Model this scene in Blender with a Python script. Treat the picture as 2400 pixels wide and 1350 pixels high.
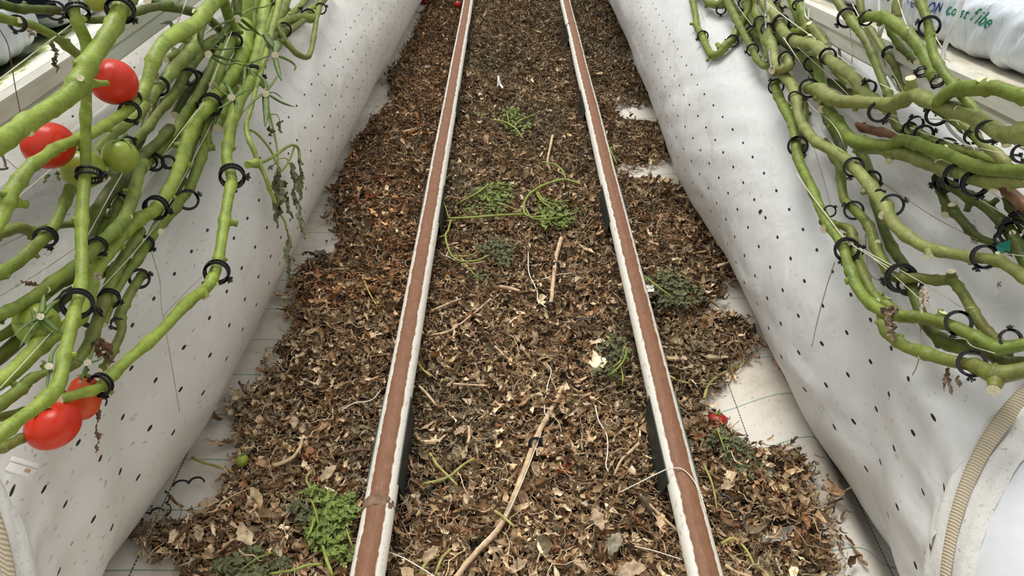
import bpy, math, random
import numpy as np
from mathutils import Vector, Matrix, noise as mn
for _o in list(bpy.data.objects): bpy.data.objects.remove(_o)
SC = bpy.context.scene; COL = SC.collection
PI = math.pi; V = Vector
random.seed(7); RNG = np.random.default_rng(7)
# ------------------------------------------------------------ camera, light, exposure
F = 1733.0; CH = 1.17; PITCH = math.radians(35); YAW = math.atan(7*math.cos(PITCH)/F)
cam = bpy.data.cameras.new('camera'); cam_o = bpy.data.objects.new('camera', cam); COL.objects.link(cam_o)
cam.sensor_width = 36; cam.lens = F*36/2400; cam.clip_start = .02
cam_o.location = (0, 0, CH); cam_o.rotation_euler = (PI/2-PITCH, 0, -YAW)
SC.camera = cam_o
w = bpy.data.worlds.new('overcast'); SC.world = w; w.use_nodes = True
nt = w.node_tree; bg = nt.nodes['Background']
tcw = nt.nodes.new('ShaderNodeTexCoord'); sx = nt.nodes.new('ShaderNodeSeparateXYZ'); rw = nt.nodes.new('ShaderNodeValToRGB')
nt.links.new(tcw.outputs['Generated'], sx.inputs[0]); nt.links.new(sx.outputs['Z'], rw.inputs[0]); nt.links.new(rw.outputs[0], bg.inputs[0])
rw.color_ramp.elements[0].position = .0; rw.color_ramp.elements[0].color = (.24, .24, .22, 1)
rw.color_ramp.elements[1].position = .75; rw.color_ramp.elements[1].color = (1, 1, 1, 1)
bg.inputs[1].default_value = .88
sun = bpy.data.lights.new('sun', 'SUN'); sun.energy = 2.3; sun.angle = math.radians(28); sun.color = (1, .98, .94)
sun_o = bpy.data.objects.new('sun', sun); COL.objects.link(sun_o); sun_o.rotation_euler = (math.radians(-22), math.radians(-10), 0)
SC.view_settings.view_transform = 'Standard'; SC.view_settings.look = 'None'; SC.view_settings.gamma = 1
SC.view_settings.exposure = 0.1; SC.view_settings.use_curve_mapping = False
# ------------------------------------------------------------ camera maths (photograph pixels -> places in the aisle)
_f = V((math.sin(YAW)*math.cos(PITCH), math.cos(YAW)*math.cos(PITCH), -math.sin(PITCH)))
_r = V((math.cos(YAW), -math.sin(YAW), 0)); _u = _r.cross(_f); CP = V((0, 0, CH))
def ray(x, y): return _f + _r*((x-1200)/F) - _u*((y-675)/F)
def ground(x, y, z=0.0):
    d = ray(x, y); return CP + d*((z-CH)/d.z)
def proj(p):
    v = V(p)-CP; d = v.dot(_f); return 1200+F*v.dot(_r)/d, 675-F*v.dot(_u)/d
def depth(p): return (V(p)-CP).dot(_f)
RT = [(15, 1.0), (27, 1.03), (30, 1.04), (33, 1.0), (36, .96), (40, .935), (44, .93), (48, .94), (52, .93), (56, .88), (60, .83), (65, .80), (70, .78), (85, .77)]
def over(x, y, off=.03):
    """point on the ray at distance off in front of the ducts / gutters"""
    d = ray(x, y); c = math.hypot(d.x, d.z); a = math.degrees(math.atan2(abs(d.x), -d.z))
    rho = np.interp(a, [q[0] for q in RT], [q[1] for q in RT]) - off
    return CP + d*(rho/c)
# ------------------------------------------------------------ tags
def tag(o, label=None, cat=None, group=None, kind=None):
    if label: o['label'] = label
    if cat: o['category'] = cat
    if group: o['group'] = group
    if kind: o['kind'] = kind
    return o
def empty(name, loc=(0, 0, 0)):
    o = bpy.data.objects.new(name, None); o.location = loc; o.empty_display_size = .05; COL.objects.link(o); return o
def put(name, me, parent=None, loc=None):
    o = bpy.data.objects.new(name, me); COL.objects.link(o)
    if loc is not None: o.location = loc
    if parent:
        o.parent = parent
    return o
class MB:
    def __init__(s): s.v = []; s.f = []; s.m = []; s.uv = None
    def add(s, vs, fs, m=0):
        n = len(s.v); s.v += [tuple(v) for v in vs]; s.f += [tuple(i+n for i in f) for f in fs]; s.m += [m]*len(fs); return n
    def tube(s, pts, rad, sides=10, m=0, capm=None, cap0=True, cap1=True, flat=1.0, bump=0.0, seed=0, ridge=0.0, shear0=0, shear1=0):
        pts = [V(p) for p in pts]; n = len(pts)
        if not hasattr(rad, '__len__'): rad = [rad]*n
        tan = [(pts[min(i+1, n-1)]-pts[max(i-1, 0)]).normalized() for i in range(n)]
        a = V((0, 0, 1)) if abs(tan[0].z) < .9 else V((1, 0, 0)); nrm = tan[0].cross(a).normalized()
        vs = []
        for i in range(n):
            nrm = (nrm - tan[i]*nrm.dot(tan[i])).normalized(); b = tan[i].cross(nrm)
            for k in range(sides):
                an = 2*PI*k/sides; r = rad[i]
                if ridge: r *= 1+ridge*math.cos(5*an+i*.25)*.5+ridge*.5*math.cos(3*an+seed)
                if bump:
                    q = pts[i]*70+V((k*.9, seed*3.1, 0)); r *= 1+bump*mn.noise(q)
                off = nrm*math.cos(an)*r + b*math.sin(an)*r*flat
                if i == 0 and shear0: off += tan[i]*math.cos(an)*r*shear0
                if i == n-1 and shear1: off += tan[i]*math.cos(an)*r*shear1
                vs.append(pts[i]+off)
        fs = [(i*sides+k, i*sides+(k+1) % sides, (i+1)*sides+(k+1) % sides, (i+1)*sides+k) for i in range(n-1) for k in range(sides)]
        base = s.add(vs, fs, m)
        cm = m if capm is None else capm
        if cap0: s.f.append(tuple(base+k for k in reversed(range(sides)))); s.m.append(cm)
        if cap1: s.f.append(tuple(base+(n-1)*sides+k for k in range(sides))); s.m.append(cm)
    def box(s, c, size, m=0, rot=None, taper=1.0):
        c = V(c); hx, hy, hz = [q/2 for q in size]; vs = []
        for z in (-1, 1):
            t = taper if z > 0 else 1
            for x, y in ((-1, -1), (1, -1), (1, 1), (-1, 1)):
                p = V((x*hx*t, y*hy*t, z*hz)); vs.append(c+(rot @ p if rot else p))
        s.add(vs, [(3, 2, 1, 0), (4, 5, 6, 7), (0, 1, 5, 4), (1, 2, 6, 5), (2, 3, 7, 6), (3, 0, 4, 7)], m)
    def mesh(s, name, mats, smooth=True, origin=None):
        me = bpy.data.meshes.new(name); vs = s.v
        if origin is not None: vs = [(v[0]-origin[0], v[1]-origin[1], v[2]-origin[2]) for v in vs]
        me.from_pydata(vs, [], s.f)
        for mt in (mats if isinstance(mats, (list, tuple)) else [mats]): me.materials.append(mt)
        me.polygons.foreach_set('material_index', s.m)
        me.polygons.foreach_set('use_smooth', [smooth and len(q) < 5 for q in s.f]); me.update(); return me
    def build(s, name, mats, parent=None, smooth=True, loc=None):
        o_ = V(loc) if loc is not None else (V(parent.location) if parent else V((0, 0, 0)))
        me = s.mesh(name, mats, smooth, o_)
        ob = put(name, me, parent)
        if not parent: ob.location = o_
        return ob
def spline(P, step=6):
    """P: list of tuples; Catmull-Rom through them, step samples per span"""
    P = [np.array(p, float) for p in P]; out = []
    Q = [2*P[0]-P[1]]+P+[2*P[-1]-P[-2]]
    for i in range(1, len(Q)-2):
        for k in range(step):
            t = k/step; a, b, c, d = Q[i-1], Q[i], Q[i+1], Q[i+2]
            out.append(.5*((2*b)+(-a+c)*t+(2*a-5*b+4*c-d)*t*t+(-a+3*b-3*c+d)*t**3))
    out.append(P[-1]); return out
# ------------------------------------------------------------ materials
class NT:
    def __init__(s, name, rough=.6, color=(.8, .8, .8)):
        s.m = bpy.data.materials.new(name); s.m.use_nodes = True; s.t = s.m.node_tree; s.b = s.t.nodes['Principled BSDF']
        s.b.inputs['Roughness'].default_value = rough; s.b.inputs['Base Color'].default_value = (*color, 1)
    def n(s, ty, **kw):
        nd = s.t.nodes.new('ShaderNode'+ty)
        for k, v in kw.items():
            if k.startswith('_'): setattr(nd, k[1:], v)
            else: nd.inputs[k.replace('9', ' ')].default_value = v
        return nd
    def l(s, a, b): s.t.links.new(a, b)
    def coord(s, kind='Object', scale=(1, 1, 1)):
        tc = s.n('TexCoord'); mp = s.n('Mapping'); mp.inputs['Scale'].default_value = scale; s.l(tc.outputs[kind], mp.inputs[0]); return mp.outputs[0]
    def noise(s, vec, scale, detail=4, rough=.55, dist=0):
        nd = s.n('TexNoise'); nd.inputs['Scale'].default_value = scale; nd.inputs['Detail'].default_value = detail
        nd.inputs['Roughness'].default_value = rough; nd.inputs['Distortion'].default_value = dist; s.l(vec, nd.inputs['Vector']); return nd.outputs['Fac']
    def ramp(s, fac, stops):
        r = s.n('ValToRGB'); e = r.color_ramp.elements
        while len(e) > 1: e.remove(e[-1])
        e[0].position = stops[0][0]; c = stops[0][1]; e[0].color = (*c, 1) if len(c) == 3 else c
        for p, c in stops[1:]:
            x = e.new(p); x.color = (*c, 1)
        s.l(fac, r.inputs[0]); return r.outputs[0]
    def mix(s, fac, a, b, mode='MIX'):
        m = s.n('MixRGB', _blend_type=mode)
        for sock, v in ((m.inputs[0], fac), (m.inputs[1], a), (m.inputs[2], b)):
            if isinstance(v, (int, float)): sock.default_value = v
            elif isinstance(v, tuple): sock.default_value = (*v, 1)
            else: s.l(v, sock)
        return m.outputs[0]
    def math(s, op, a, b=None, c=None):
        m = s.n('Math', _operation=op)
        for i, v in enumerate((a, b, c)):
            if v is None: continue
            if isinstance(v, (int, float)): m.inputs[i].default_value = v
            else: s.l(v, m.inputs[i])
        return m.outputs[0]
    def bump(s, h, strength=.3, dist=.01):
        b = s.n('Bump'); b.inputs['Strength'].default_value = strength; b.inputs['Distance'].default_value = dist
        s.l(h, b.inputs['Height']); s.l(b.outputs[0], s.b.inputs['Normal'])
    def base(s, c): s.l(c, s.b.inputs['Base Color'])
G1 = (1, 1, 1); K0 = (0, 0, 0)
M = {}
def stem_mat(name, c1, c2, c3, streak=.5):
    s = NT(name, .48); v = s.coord()
    n1 = s.noise(v, 34, 6, .65); n2 = s.noise(v, 210, 4, .6); n3 = s.noise(v, 14, 3, .6)
    c = s.ramp(n1, [(.32, c2), (.50, c1), (.70, tuple(min(1, q*1.3) for q in c1))])
    c = s.mix(s.ramp(n3, [(.50, K0), (.66, (streak,)*3)]), c, c3)
    c = s.mix(s.ramp(n2, [(.57, K0), (.70, (.55,)*3)]), c, tuple(q*.55 for q in c2))
    s.base(c); s.bump(s.math('ADD', n2, s.math('MULTIPLY', n1, 1.5)), .3, .0025)
    return s.m
M['bright'] = stem_mat('stem_bright_green', (.27, .35, .045), (.155, .23, .018), (.17, .21, .03), .35)
M['green'] = stem_mat('stem_green', (.20, .265, .038), (.10, .15, .012), (.15, .15, .03), .5)
M['olive'] = stem_mat('stem_olive', (.19, .23, .04), (.095, .13, .014), (.16, .13, .035), .6)
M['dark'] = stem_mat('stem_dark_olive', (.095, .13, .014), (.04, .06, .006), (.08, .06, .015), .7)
M['pale'] = stem_mat('stem_grey_green', (.27, .30, .085), (.16, .20, .035), (.24, .21, .07), .6)
M['brown'] = stem_mat('stem_brown', (.22, .10, .05), (.12, .05, .025), (.32, .20, .11), .6)
M['shoot'] = stem_mat('stem_thin_shoot', (.27, .34, .06), (.17, .22, .03), (.30, .30, .08), .5)
def flat_mat(name, c, rough=.6, var=.25, scale=60, bump=.1, spec=.5):
    s = NT(name, rough, c); v = s.coord(); n = s.noise(v, scale, 4)
    s.base(s.ramp(n, [(.3, tuple(q*(1-var) for q in c)), (.7, tuple(min(1, q*(1+var)) for q in c))]))
    if bump: s.bump(n, bump, .002)
    s.b.inputs['Specular IOR Level'].default_value = spec
    return s.m
M['cut'] = flat_mat('cut_stem_face', (.80, .73, .50), .7, .25, 400)
M['black'] = flat_mat('black_plastic', (.012, .012, .014), .38, .2, 40, .02)
M['latch'] = M['black']
M['twine'] = flat_mat('cream_twine', (.78, .74, .60), .7, .15, 500)
M['raffia'] = flat_mat('brown_thread', (.36, .26, .19), .8, .3, 300)
M['hose'] = flat_mat('white_hose', (.78, .79, .76), .35, .04, 20, 0)
M['steel'] = flat_mat('galvanised_wire', (.36, .36, .34), .35, .2, 200); M['steel'].node_tree.nodes['Principled BSDF'].inputs['Metallic'].default_value = .8
M['calyx'] = flat_mat('calyx_green', (.15, .22, .04), .6, .35, 200)
M['sepal'] = flat_mat('truss_green', (.11, .17, .035), .6, .4, 90)
M['leaf'] = flat_mat('fresh_leaf', (.16, .215, .035), .6, .6, 70, .4)
M['wilt'] = flat_mat('wilted_leaf', (.115, .125, .05), .75, .7, 80, .5)
M['dry'] = flat_mat('dry_leaf', (.22, .15, .10), .85, .6, 60, .5)
M['pith'] = flat_mat('dry_flower', (.5, .42, .32), .9, .4, 300)
M['stick'] = flat_mat('dry_stick', (.60, .43, .26), .75, .4, 50, .4)
M['yellowstick'] = flat_mat('yellow_green_stick', (.38, .34, .10), .6, .4, 50, .2)
M['brownstick'] = flat_mat('brown_stick', (.17, .085, .045), .7, .4, 50, .2)
M['footgreen'] = flat_mat('green_painted_steel', (.022, .032, .028), .5, .3, 30, .05)
M['teal'] = flat_mat('teal_tag', (.0, .19, .14), .4, .1, 30, 0)
M['paper'] = flat_mat('white_label', (.72, .7, .64), .6, .06, 60, 0)
M['ink_green'] = flat_mat('green_print', (.0, .20, .105), .5, .1, 50, 0)
M['ink_blue'] = flat_mat('blue_print', (.008, .05, .26), .5, .1, 50, 0)
M['ink_black'] = flat_mat('black_print', (.05, .04, .04), .5, .1, 50, 0)
def tomato_mat(name, c, c2, rough=.28):
    s = NT(name, rough); v = s.coord(); n = s.noise(v, 22, 3)
    s.base(s.ramp(n, [(.35, c), (.7, c2)])); s.bump(s.noise(v, 300, 2), .03, .001)
    s.b.inputs['Subsurface Weight'].default_value = .15; s.b.inputs['Subsurface Radius'].default_value = (.006, .003, .002)
    s.b.inputs['Specular IOR Level'].default_value = .4
    return s.m
M['red'] = tomato_mat('ripe_skin', (.62, .020, .007), (.70, .045, .010), .30)
M['orange'] = tomato_mat('orange_skin', (.60, .055, .012), (.66, .09, .018), .32)
M['unripe'] = tomato_mat('unripe_skin', (.26, .33, .035), (.36, .42, .07), .28)
M['wine'] = tomato_mat('old_red_skin', (.36, .01, .012), (.45, .02, .02), .4)
# duct plastic with perforations (uv: u = row, v = metres along)
def duct_mat(name, tint, dirt, amount):
    s = NT(name, .42); uv = s.n('TexCoord').outputs['UV']; sp = s.n('SeparateXYZ'); s.l(uv, sp.inputs[0]); ov = s.coord()
    u = sp.outputs['X']; v = sp.outputs['Y']
    row = s.math('FLOOR', u); fu = s.math('SUBTRACT', s.math('SUBTRACT', u, row), .5)
    vv = s.math('SUBTRACT', v, s.math('MULTIPLY', row, .4)); fv = s.math('SUBTRACT', s.math('FRACT', vv), .5)
    e = s.math('ADD', s.math('POWER', s.math('ABSOLUTE', s.math('DIVIDE', fu, .052)), 2.0), s.math('POWER', s.math('ABSOLUTE', s.math('DIVIDE', fv, .072)), 2.0))
    hole = s.math('LESS_THAN', e, 1.0)
    inr = s.math('MULTIPLY', s.math('GREATER_THAN', row, -1.5), s.math('LESS_THAN', row, 3.5))
    hole = s.math('MULTIPLY', hole, inr)
    n1 = s.noise(ov, 3.5, 5, .6); n2 = s.noise(s.coord('Object', (1, .45, 1)), 135, 3, .5); n3 = s.noise(ov, 11, 4)
    c = s.ramp(n1, [(.3, tuple(q*.93 for q in tint)), (.6, tint), (.8, tuple(min(.85, q*1.03) for q in tint))])
    spk = s.ramp(n2, [(.64, K0), (.70, (amount,)*3)]); area = s.ramp(n3, [(.4, (.25,)*3), (.62, G1)])
    c = s.mix(s.math('MULTIPLY', spk, area), c, dirt)
    zz = s.n('SeparateXYZ'); s.l(ov, zz.inputs[0])
    low = s.ramp(s.math('ADD', zz.outputs['Z'], s.math('MULTIPLY', n3, .12)), [(.05, (.45,)*3), (.15, K0)])
    c = s.mix(low, c, tuple(q*.62+.02 for q in dirt))
    c = s.mix(hole, c, (.02, .018, .015)); s.base(c)
    h = s.noise(s.coord('Object', (1, .5, .35)), 16, 3, .5, .35); s.bump(h, .6, .018)
    s.b.inputs['Subsurface Weight'].default_value = .0
    return s.m
M['ductR'] = duct_mat('white_poly_film', (.76, .765, .755), (.42, .40, .36), .7)
M['ductL'] = duct_mat('dusty_white_poly_film', (.77, .75, .705), (.36, .32, .25), .9)
s = NT('collar_plastic', .3); v = s.coord(); n = s.noise(v, 60, 3)
s.base(s.ramp(n, [(.3, (.74, .77, .80)), (.7, (.80, .82, .84))])); s.bump(s.noise(v, 6, 2), .1, .01); M['collar'] = s.m
s = NT('hem_plastic', .5); v = s.coord(); n = s.noise(v, 200, 3)
s.base(s.ramp(n, [(.3, (.74, .73, .69)), (.6, (.74, .73, .69)), (.75, (.45, .41, .34))])); s.bump(s.noise(v, 35, 4), .5, .006); M['hem'] = s.m
s = NT('beige_webbing', .8); wv = s.n('TexWave', _bands_direction='DIAGONAL'); wv.inputs['Scale'].default_value = 90; s.l(s.coord(), wv.inputs['Vector'])
s.base(s.ramp(wv.outputs['Fac'], [(.2, (.44, .36, .24)), (.8, (.66, .58, .43))])); s.bump(wv.outputs['Fac'], .5, .002); M['web'] = s.m
# floor cloth
s = NT('woven_ground_cloth', .85); tc = s.n('TexCoord'); sp = s.n('SeparateXYZ'); s.l(tc.outputs['UV'], sp.inputs[0]); ov = s.coord()
X, Y = sp.outputs['X'], sp.outputs['Y']
wav = s.math('ADD', Y, s.math('MULTIPLY', s.noise(ov, 3, 2), .02))
fy = s.math('ABSOLUTE', s.math('SUBTRACT', s.math('FRACT', s.math('DIVIDE', s.math('SUBTRACT', wav, .812-.0655-.01), .131)), .5))
gl = s.math('LESS_THAN', fy, .013)
st = s.math('ADD', s.math('LESS_THAN', s.math('ABSOLUTE', s.math('SUBTRACT', s.math('ABSOLUTE', X), .675)), .0016), s.math('LESS_THAN', s.math('ABSOLUTE', s.math('SUBTRACT', s.math('ABSOLUTE', X), .50)), .0011))
dash = s.math('GREATER_THAN', s.math('FRACT', s.math('MULTIPLY', Y, 130)), .25)
fine = s.n('TexWave', _bands_direction='Y'); fine.inputs['Scale'].default_value = 90; fine.inputs['Distortion'].default_value = 2.5; s.l(ov, fine.inputs['Vector'])
n1 = s.noise(ov, 7, 5, .65); n2 = s.noise(ov, 130, 3)
c = s.ramp(n1, [(.3, (.58, .50, .40)), (.5, (.76, .71, .62)), (.7, (.84, .81, .74))])
c = s.mix(s.math('MULTIPLY', fine.outputs['Fac'], .28), c, (.42, .37, .29))
c = s.mix(s.ramp(n2, [(.66, K0), (.72, (.7,)*3)]), c, (.20, .15, .10))
c = s.mix(s.math('MULTIPLY', gl, .75), c, (.16, .30, .23)); c = s.mix(s.math('MULTIPLY', s.math('MULTIPLY', st, dash), .9), c, (.03, .035, .03))
s.base(c); s.bump(fine.outputs['Fac'], .3, .001); M['cloth'] = s.m
# rail paint: rust band worn on the crown (object z up, x across)
s = NT('worn_white_pipe', .6); tc = s.n('TexCoord'); sp = s.n('SeparateXYZ'); s.l(tc.outputs['UV'], sp.inputs[0]); ov = s.coord()
nb = s.noise(s.coord('Object', (1, .5, 1)), 70, 5, .7); nf = s.noise(s.coord('Object', (1, .15, 1)), 240, 3)
ang = s.math('ADD', sp.outputs['X'], s.math('MULTIPLY', s.math('SUBTRACT', nb, .5), .42))   # 0 at crown, +-1 at 60 deg
rust = s.ramp(s.math('ABSOLUTE', ang), [(.56, G1), (.64, K0)])
nf = s.math('ADD', s.math('MULTIPLY', nf, .5), s.math('MULTIPLY', s.noise(ov, 45, 6, .75), .5))
rc = s.ramp(nf, [(.3, (.13, .045, .018)), (.55, (.215, .088, .037)), (.75, (.34, .17, .085))])
rc = s.mix(s.ramp(s.math('ABSOLUTE', s.math('ADD', sp.outputs['X'], .0)), [(.05, (.0,)*3), (.3, (.35,)*3)]), rc, (.25, .125, .065))
chip = s.ramp(s.noise(s.coord('Object', (1, .35, 1)), 120, 4, .7), [(.57, K0), (.66, (.8,)*3)])
wc = s.mix(chip, (.84, .81, .72), (.50, .42, .32))
s.base(s.mix(rust, wc, rc)); s.bump(nb, .4, .002); M['rail'] = s.m
s = NT('gutter_steel', .4); v = s.coord(); n = s.noise(s.coord('Object', (1, .35, 3)), 14, 5, .65)
s.base(s.ramp(n, [(.3, (.64, .62, .53)), (.5, (.80, .79, .72)), (.75, (.85, .85, .80))])); s.bump(s.noise(v, 150, 2), .05, .001); M['gutter'] = s.m
s = NT('gutter_top_dirty', .7); v = s.coord(); n = s.noise(s.coord('Object', (1, .3, 1)), 30, 6, .7); n2 = s.noise(v, 45, 5, .7)
c = s.ramp(n, [(.3, (.36, .31, .21)), (.5, (.62, .57, .46)), (.75, (.80, .77, .68))]); M['gtop'] = s.m; s.base(c)
s = NT('gutter_algae', .7); v = s.coord(); n = s.noise(s.coord('Object', (2.5, .6, 1)), 26, 6, .7); sp = s.n('SeparateXYZ'); s.l(v, sp.inputs[0])
near = s.math('ADD', s.math('DIVIDE', s.math('SUBTRACT', s.math('ABSOLUTE', sp.outputs['X']), .752), .055), s.math('MULTIPLY', s.math('SUBTRACT', n, .5), 2.2))
near = s.math('SUBTRACT', near, s.math('MULTIPLY', s.math('MAXIMUM', s.math('SUBTRACT', sp.outputs['Y'], 1.15), 0), 3.0))
c = s.ramp(near, [(.25, (.80, .77, .68)), (.40, (.66, .66, .42)), (.50, (.26, .33, .03)), (.75, (.08, .12, .01)), (1.0, (.012, .018, .004))]); s.base(c); M['algae'] = s.m
s = NT('grow_bag_film', .32); v = s.coord(); n = s.noise(v, 8, 4)
s.base(s.ramp(n, [(.3, (.62, .69, .76)), (.7, (.74, .79, .84))])); s.bump(s.noise(s.coord('Object', (1, 3.2, .35)), 16, 3, .5, .5), .6, .02); M['bag'] = s.m
# litter
s = NT('dead_leaves', .8); at = s.n('Attribute', _attribute_name='tone'); v = s.coord(); n = s.noise(v, 120, 4, .7)
s.base(s.mix(1.0, at.outputs['Color'], s.ramp(n, [(.25, (.5, .5, .5)), (.7, (1.32, 1.27, 1.10))]), 'MULTIPLY')); s.bump(n, .4, .002)
s.b.inputs['Specular IOR Level'].default_value = .25; M['litter'] = s.m
# ------------------------------------------------------------ floor, ducts, rails, gutters, bags
def grid_obj(name, nu, nv, fn, mat, uvfn=None, close=False, parent=None):
    vs = [fn(i, j) for j in range(nv) for i in range(nu)]
    fs = []
    for j in range(nv-1):
        for i in range(nu if close else nu-1):
            fs.append((j*nu+i, j*nu+(i+1) % nu, (j+1)*nu+(i+1) % nu, (j+1)*nu+i))
    me = bpy.data.meshes.new(name); me.from_pydata([tuple(v) for v in vs], [], fs); me.materials.append(mat)
    me.polygons.foreach_set('use_smooth', [True]*len(fs))
    if uvfn:
        uv = me.uv_layers.new(name='map'); k = 0; arr = []
        for j in range(nv-1):
            for i in range(nu if close else nu-1):
                for (a, b) in ((i, j), (i+1, j), (i+1, j+1), (i, j+1)): arr += list(uvfn(a, b))
        uv.data.foreach_set('uv', arr)
    me.update(); return put(name, me, parent)
def sst(a, b, x):
    t = max(0, min(1, (x-a)/(b-a))); return t*t*(3-2*t)
def floor_z(x, y):
    z = .004*mn.noise(V((x*5, y*3.5, 0)))
    if x > .3:
        k = 1-sst(1.15, 2.0, y); crest = .605+.012*mn.noise(V((y*2, 3, 0)))
        up = sst(.44, crest, x)*(1-sst(crest, .69, x)); z += .062*k*up
    z -= .0
    return z
FX = np.concatenate([np.linspace(-4.5, -.8, 8), np.linspace(-.75, .4, 40), np.linspace(.42, .74, 33), np.linspace(.8, 4.5, 8)]); FY = np.concatenate([np.linspace(-.5, 3, 110), np.linspace(3.1, 9, 40)])
fl = grid_obj('floor', len(FX), len(FY), lambda i, j: (FX[i], FY[j], floor_z(FX[i], FY[j])), M['cloth'], lambda i, j: (FX[i], FY[j]))
tag(fl, kind='structure')
def duct(side, mat, xc0, shifts, sY, sZ, tilt, label, back=False):
    zc = .28; R = .28; TH = 120
    root = empty('air_duct', (side*xc0, .6, 0)); tag(root, label, 'air duct', 'perforated air ducts along the aisle')
    # stations along the duct measured at z = sZ
    ys = np.concatenate([np.linspace(sY+.03, sY+.12, 9), np.linspace(sY+.14, 2.4, 95), np.linspace(2.45, 8.5, 80)])
    def rr(s_):  # radius near the cinched end
        return R - .020*(1-sst(sY+.035, sY+.11, s_))
    def pt(th, s_, r, extra=0, body=False):
        x = math.cos(th)*r; z = math.sin(th)*r
        if z > 0 and r > .262: z *= 1+.11*min(1, (r-.262)/.015)
        if z < -.8*R: z = -.8*R+(z+.8*R)*.25       # sits flat on the floor
        k = 1-sst(sY+.1, 1.3, s_); zz = zc+z-.028*(1 if r > .2 else 1)
        dx = np.interp(s_, [q[0] for q in shifts], [q[1] for q in shifts])
        if body:
            dx += side*.040*(1-sst(.88, 1.14, s_))*sst(sY+.03, sY+.09, s_)*(1-sst(.30, .46, zz))*(1+.10*math.sin(s_*38))
        return V((side*(xc0-x)+(dx), s_+(tilt*k+extra)*(zz-sZ), max(zz, .004)))
    def body(i, j):
        th = 2*PI*i/TH; s_ = ys[j]; r = rr(s_)
        q = V((math.cos(th)*1.6, s_*1.3, math.sin(th)*1.6+side*5)); r += .007*mn.noise(q*1.5)
        wr = mn.noise(V((s_*9+math.sin(th)*5, th*2.2+side, 1.7)))
        f = (.5+.5*mn.noise(V((s_*1.1, th*1.2, 9+side))))
        r += .0042*f*wr*(2.4 if side > 0 else 1.1)
        r += .0035*math.exp(-((s_-sY-.1)/.12)**2)*math.sin(th*26+3*mn.noise(V((th*3, s_*4, 2))))
        # lengthwise soft crease low on the side
        r += .010*mn.noise(V((s_*2.2, 4.2+side, .5)))*math.exp(-((math.sin(th)+.55)/.35)**2)
        return pt(th, s_, r, 0, True)
    # rows: u=0 centre at 12 deg below..; row k centred at theta = 2+10.3k deg
    b = grid_obj('perforated_film', TH, len(ys), body, mat, lambda i, j: ((360*i/TH-(360 if i > TH*.75 else 0)+4-2+1.2)/10.3+.0, (ys[j])/.083+.35), close=True)
    b.parent = root; b.matrix_parent_inverse = Matrix.Translation(-root.location)
    def ringband(name, m, s0, s1, r0, r1, n=8, wob=0, e0=0, e1=0):
        o = grid_obj(name, TH, n, lambda i, j: pt(2*PI*i/TH, s0+(s1-s0)*j/(n-1), r0+(r1-r0)*j/(n-1)+(.0045 if 0 < j < n-1 else 0)+wob*mn.noise(V((i*.35, j*.6, side))), e0+(e1-e0)*j/(n-1)), m, close=True)
        o.parent = root; o.matrix_parent_inverse = Matrix.Translation(-root.location); return o
    if back: return root
    EX = .26
    ringband('hem', M['hem'], sY-.045, sY+.048, .2545, .2615, 14, .004, EX, 0)
    ringband('strap', M['web'], sY-.012, sY+.007, .2635, .264, 6, 0, EX, EX)
    c = ringband('end_collar', M['collar'], sY-.55, sY-.03, .245, .252, 20, .0, 0, EX)
    return root
dR = duct(1, M['ductR'], .82, [(.5, .004), (.9, .012), (1.2, 0), (1.7, -.012), (2.1, -.04), (2.6, -.03), (3.3, -.017), (9, -.017)], .594, .331, .6,
          'large white perforated air duct with smoother bluish film along the right side')
dL = duct(-1, M['ductL'], .85, [(.6, -.02), (1.0, 0), (1.4, .02), (2, .035), (3, .055), (4.6, .13), (8, .2)], .560, .358, .65,
          'large white perforated air duct, dusty and speckled, along the left side')
duct(1, M['ductR'], 1.46, [(.5, 0), (9, 0)], .2, .331, .0, 'second white air duct in the shade behind the right gutter', True)
duct(-1, M['ductL'], 1.49, [(.5, 0), (9, 0)], .2, .331, .0, 'second white air duct in the shade behind the left gutter', True)
# clasp of the left strap
mb = MB(); p0 = over(50, 1105, .0); rt = Matrix.Rotation(.5, 3, 'Y') @ Matrix.Rotation(.25, 3, 'X')
mb.box(p0, (.032, .012, .008), 0, rt); mb.box(p0+V((.0, .011, .003)), (.033, .007, .005), 0, rt); mb.box(p0+V((.011, -.003, .005)), (.007, .005, .003), 1, rt)
o = mb.build('clasp', [M['hem'], M['stick']], dL, smooth=False); bv = o.modifiers.new('b', 'BEVEL'); bv.width = .003; bv.segments = 2
M['weld'] = flat_mat('rusty_weld', (.20, .12, .075), .85, .5, 90, .6)
# --- rails
def rail(x, segs, label, joint):
    root = empty('pipe_rail', (x, 1.0, .09)); tag(root, label, 'rail', 'heating pipe rails')
    for (y0, y1) in segs:
        ys = np.append(np.arange(y0, y1, .04), y1); r = .0285; N = 28
        o = grid_obj('pipe', N, len(ys), lambda i, j: (x+math.sin(2*PI*i/N)*r+.0015*mn.noise(V((x, ys[j]*2, 0))), ys[j], .09+math.cos(2*PI*i/N)*r+.0008*mn.noise(V((x, ys[j]*2, 7)))), M['rail'],
                     lambda i, j: (((360*i/N+180) % 360-180)/60 if i < N else 0.0, ys[j]), close=True)
        o.parent = root; o.matrix_parent_inverse = Matrix.Translation(-root.location)
    mb = MB()
    for k in range(7): pass
    pts = [(x, joint-.012+k*.003, .09) for k in range(9)]
    mb.tube(pts, [.0285, .0287, .0290, .0291, .0291, .0290, .0289, .0287, .0284], 28, bump=.05)
    mb.build('weld_seam', M['weld'], root)
    return root
rail(-.235, [(.2, .852), (.856, 8)], 'left rusty-topped white pipe rail running up the aisle', .854)
rail(.318, [(.2, 3.86), (3.865, 8)], 'right rusty-topped white pipe rail running up the aisle', 3.862)
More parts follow.
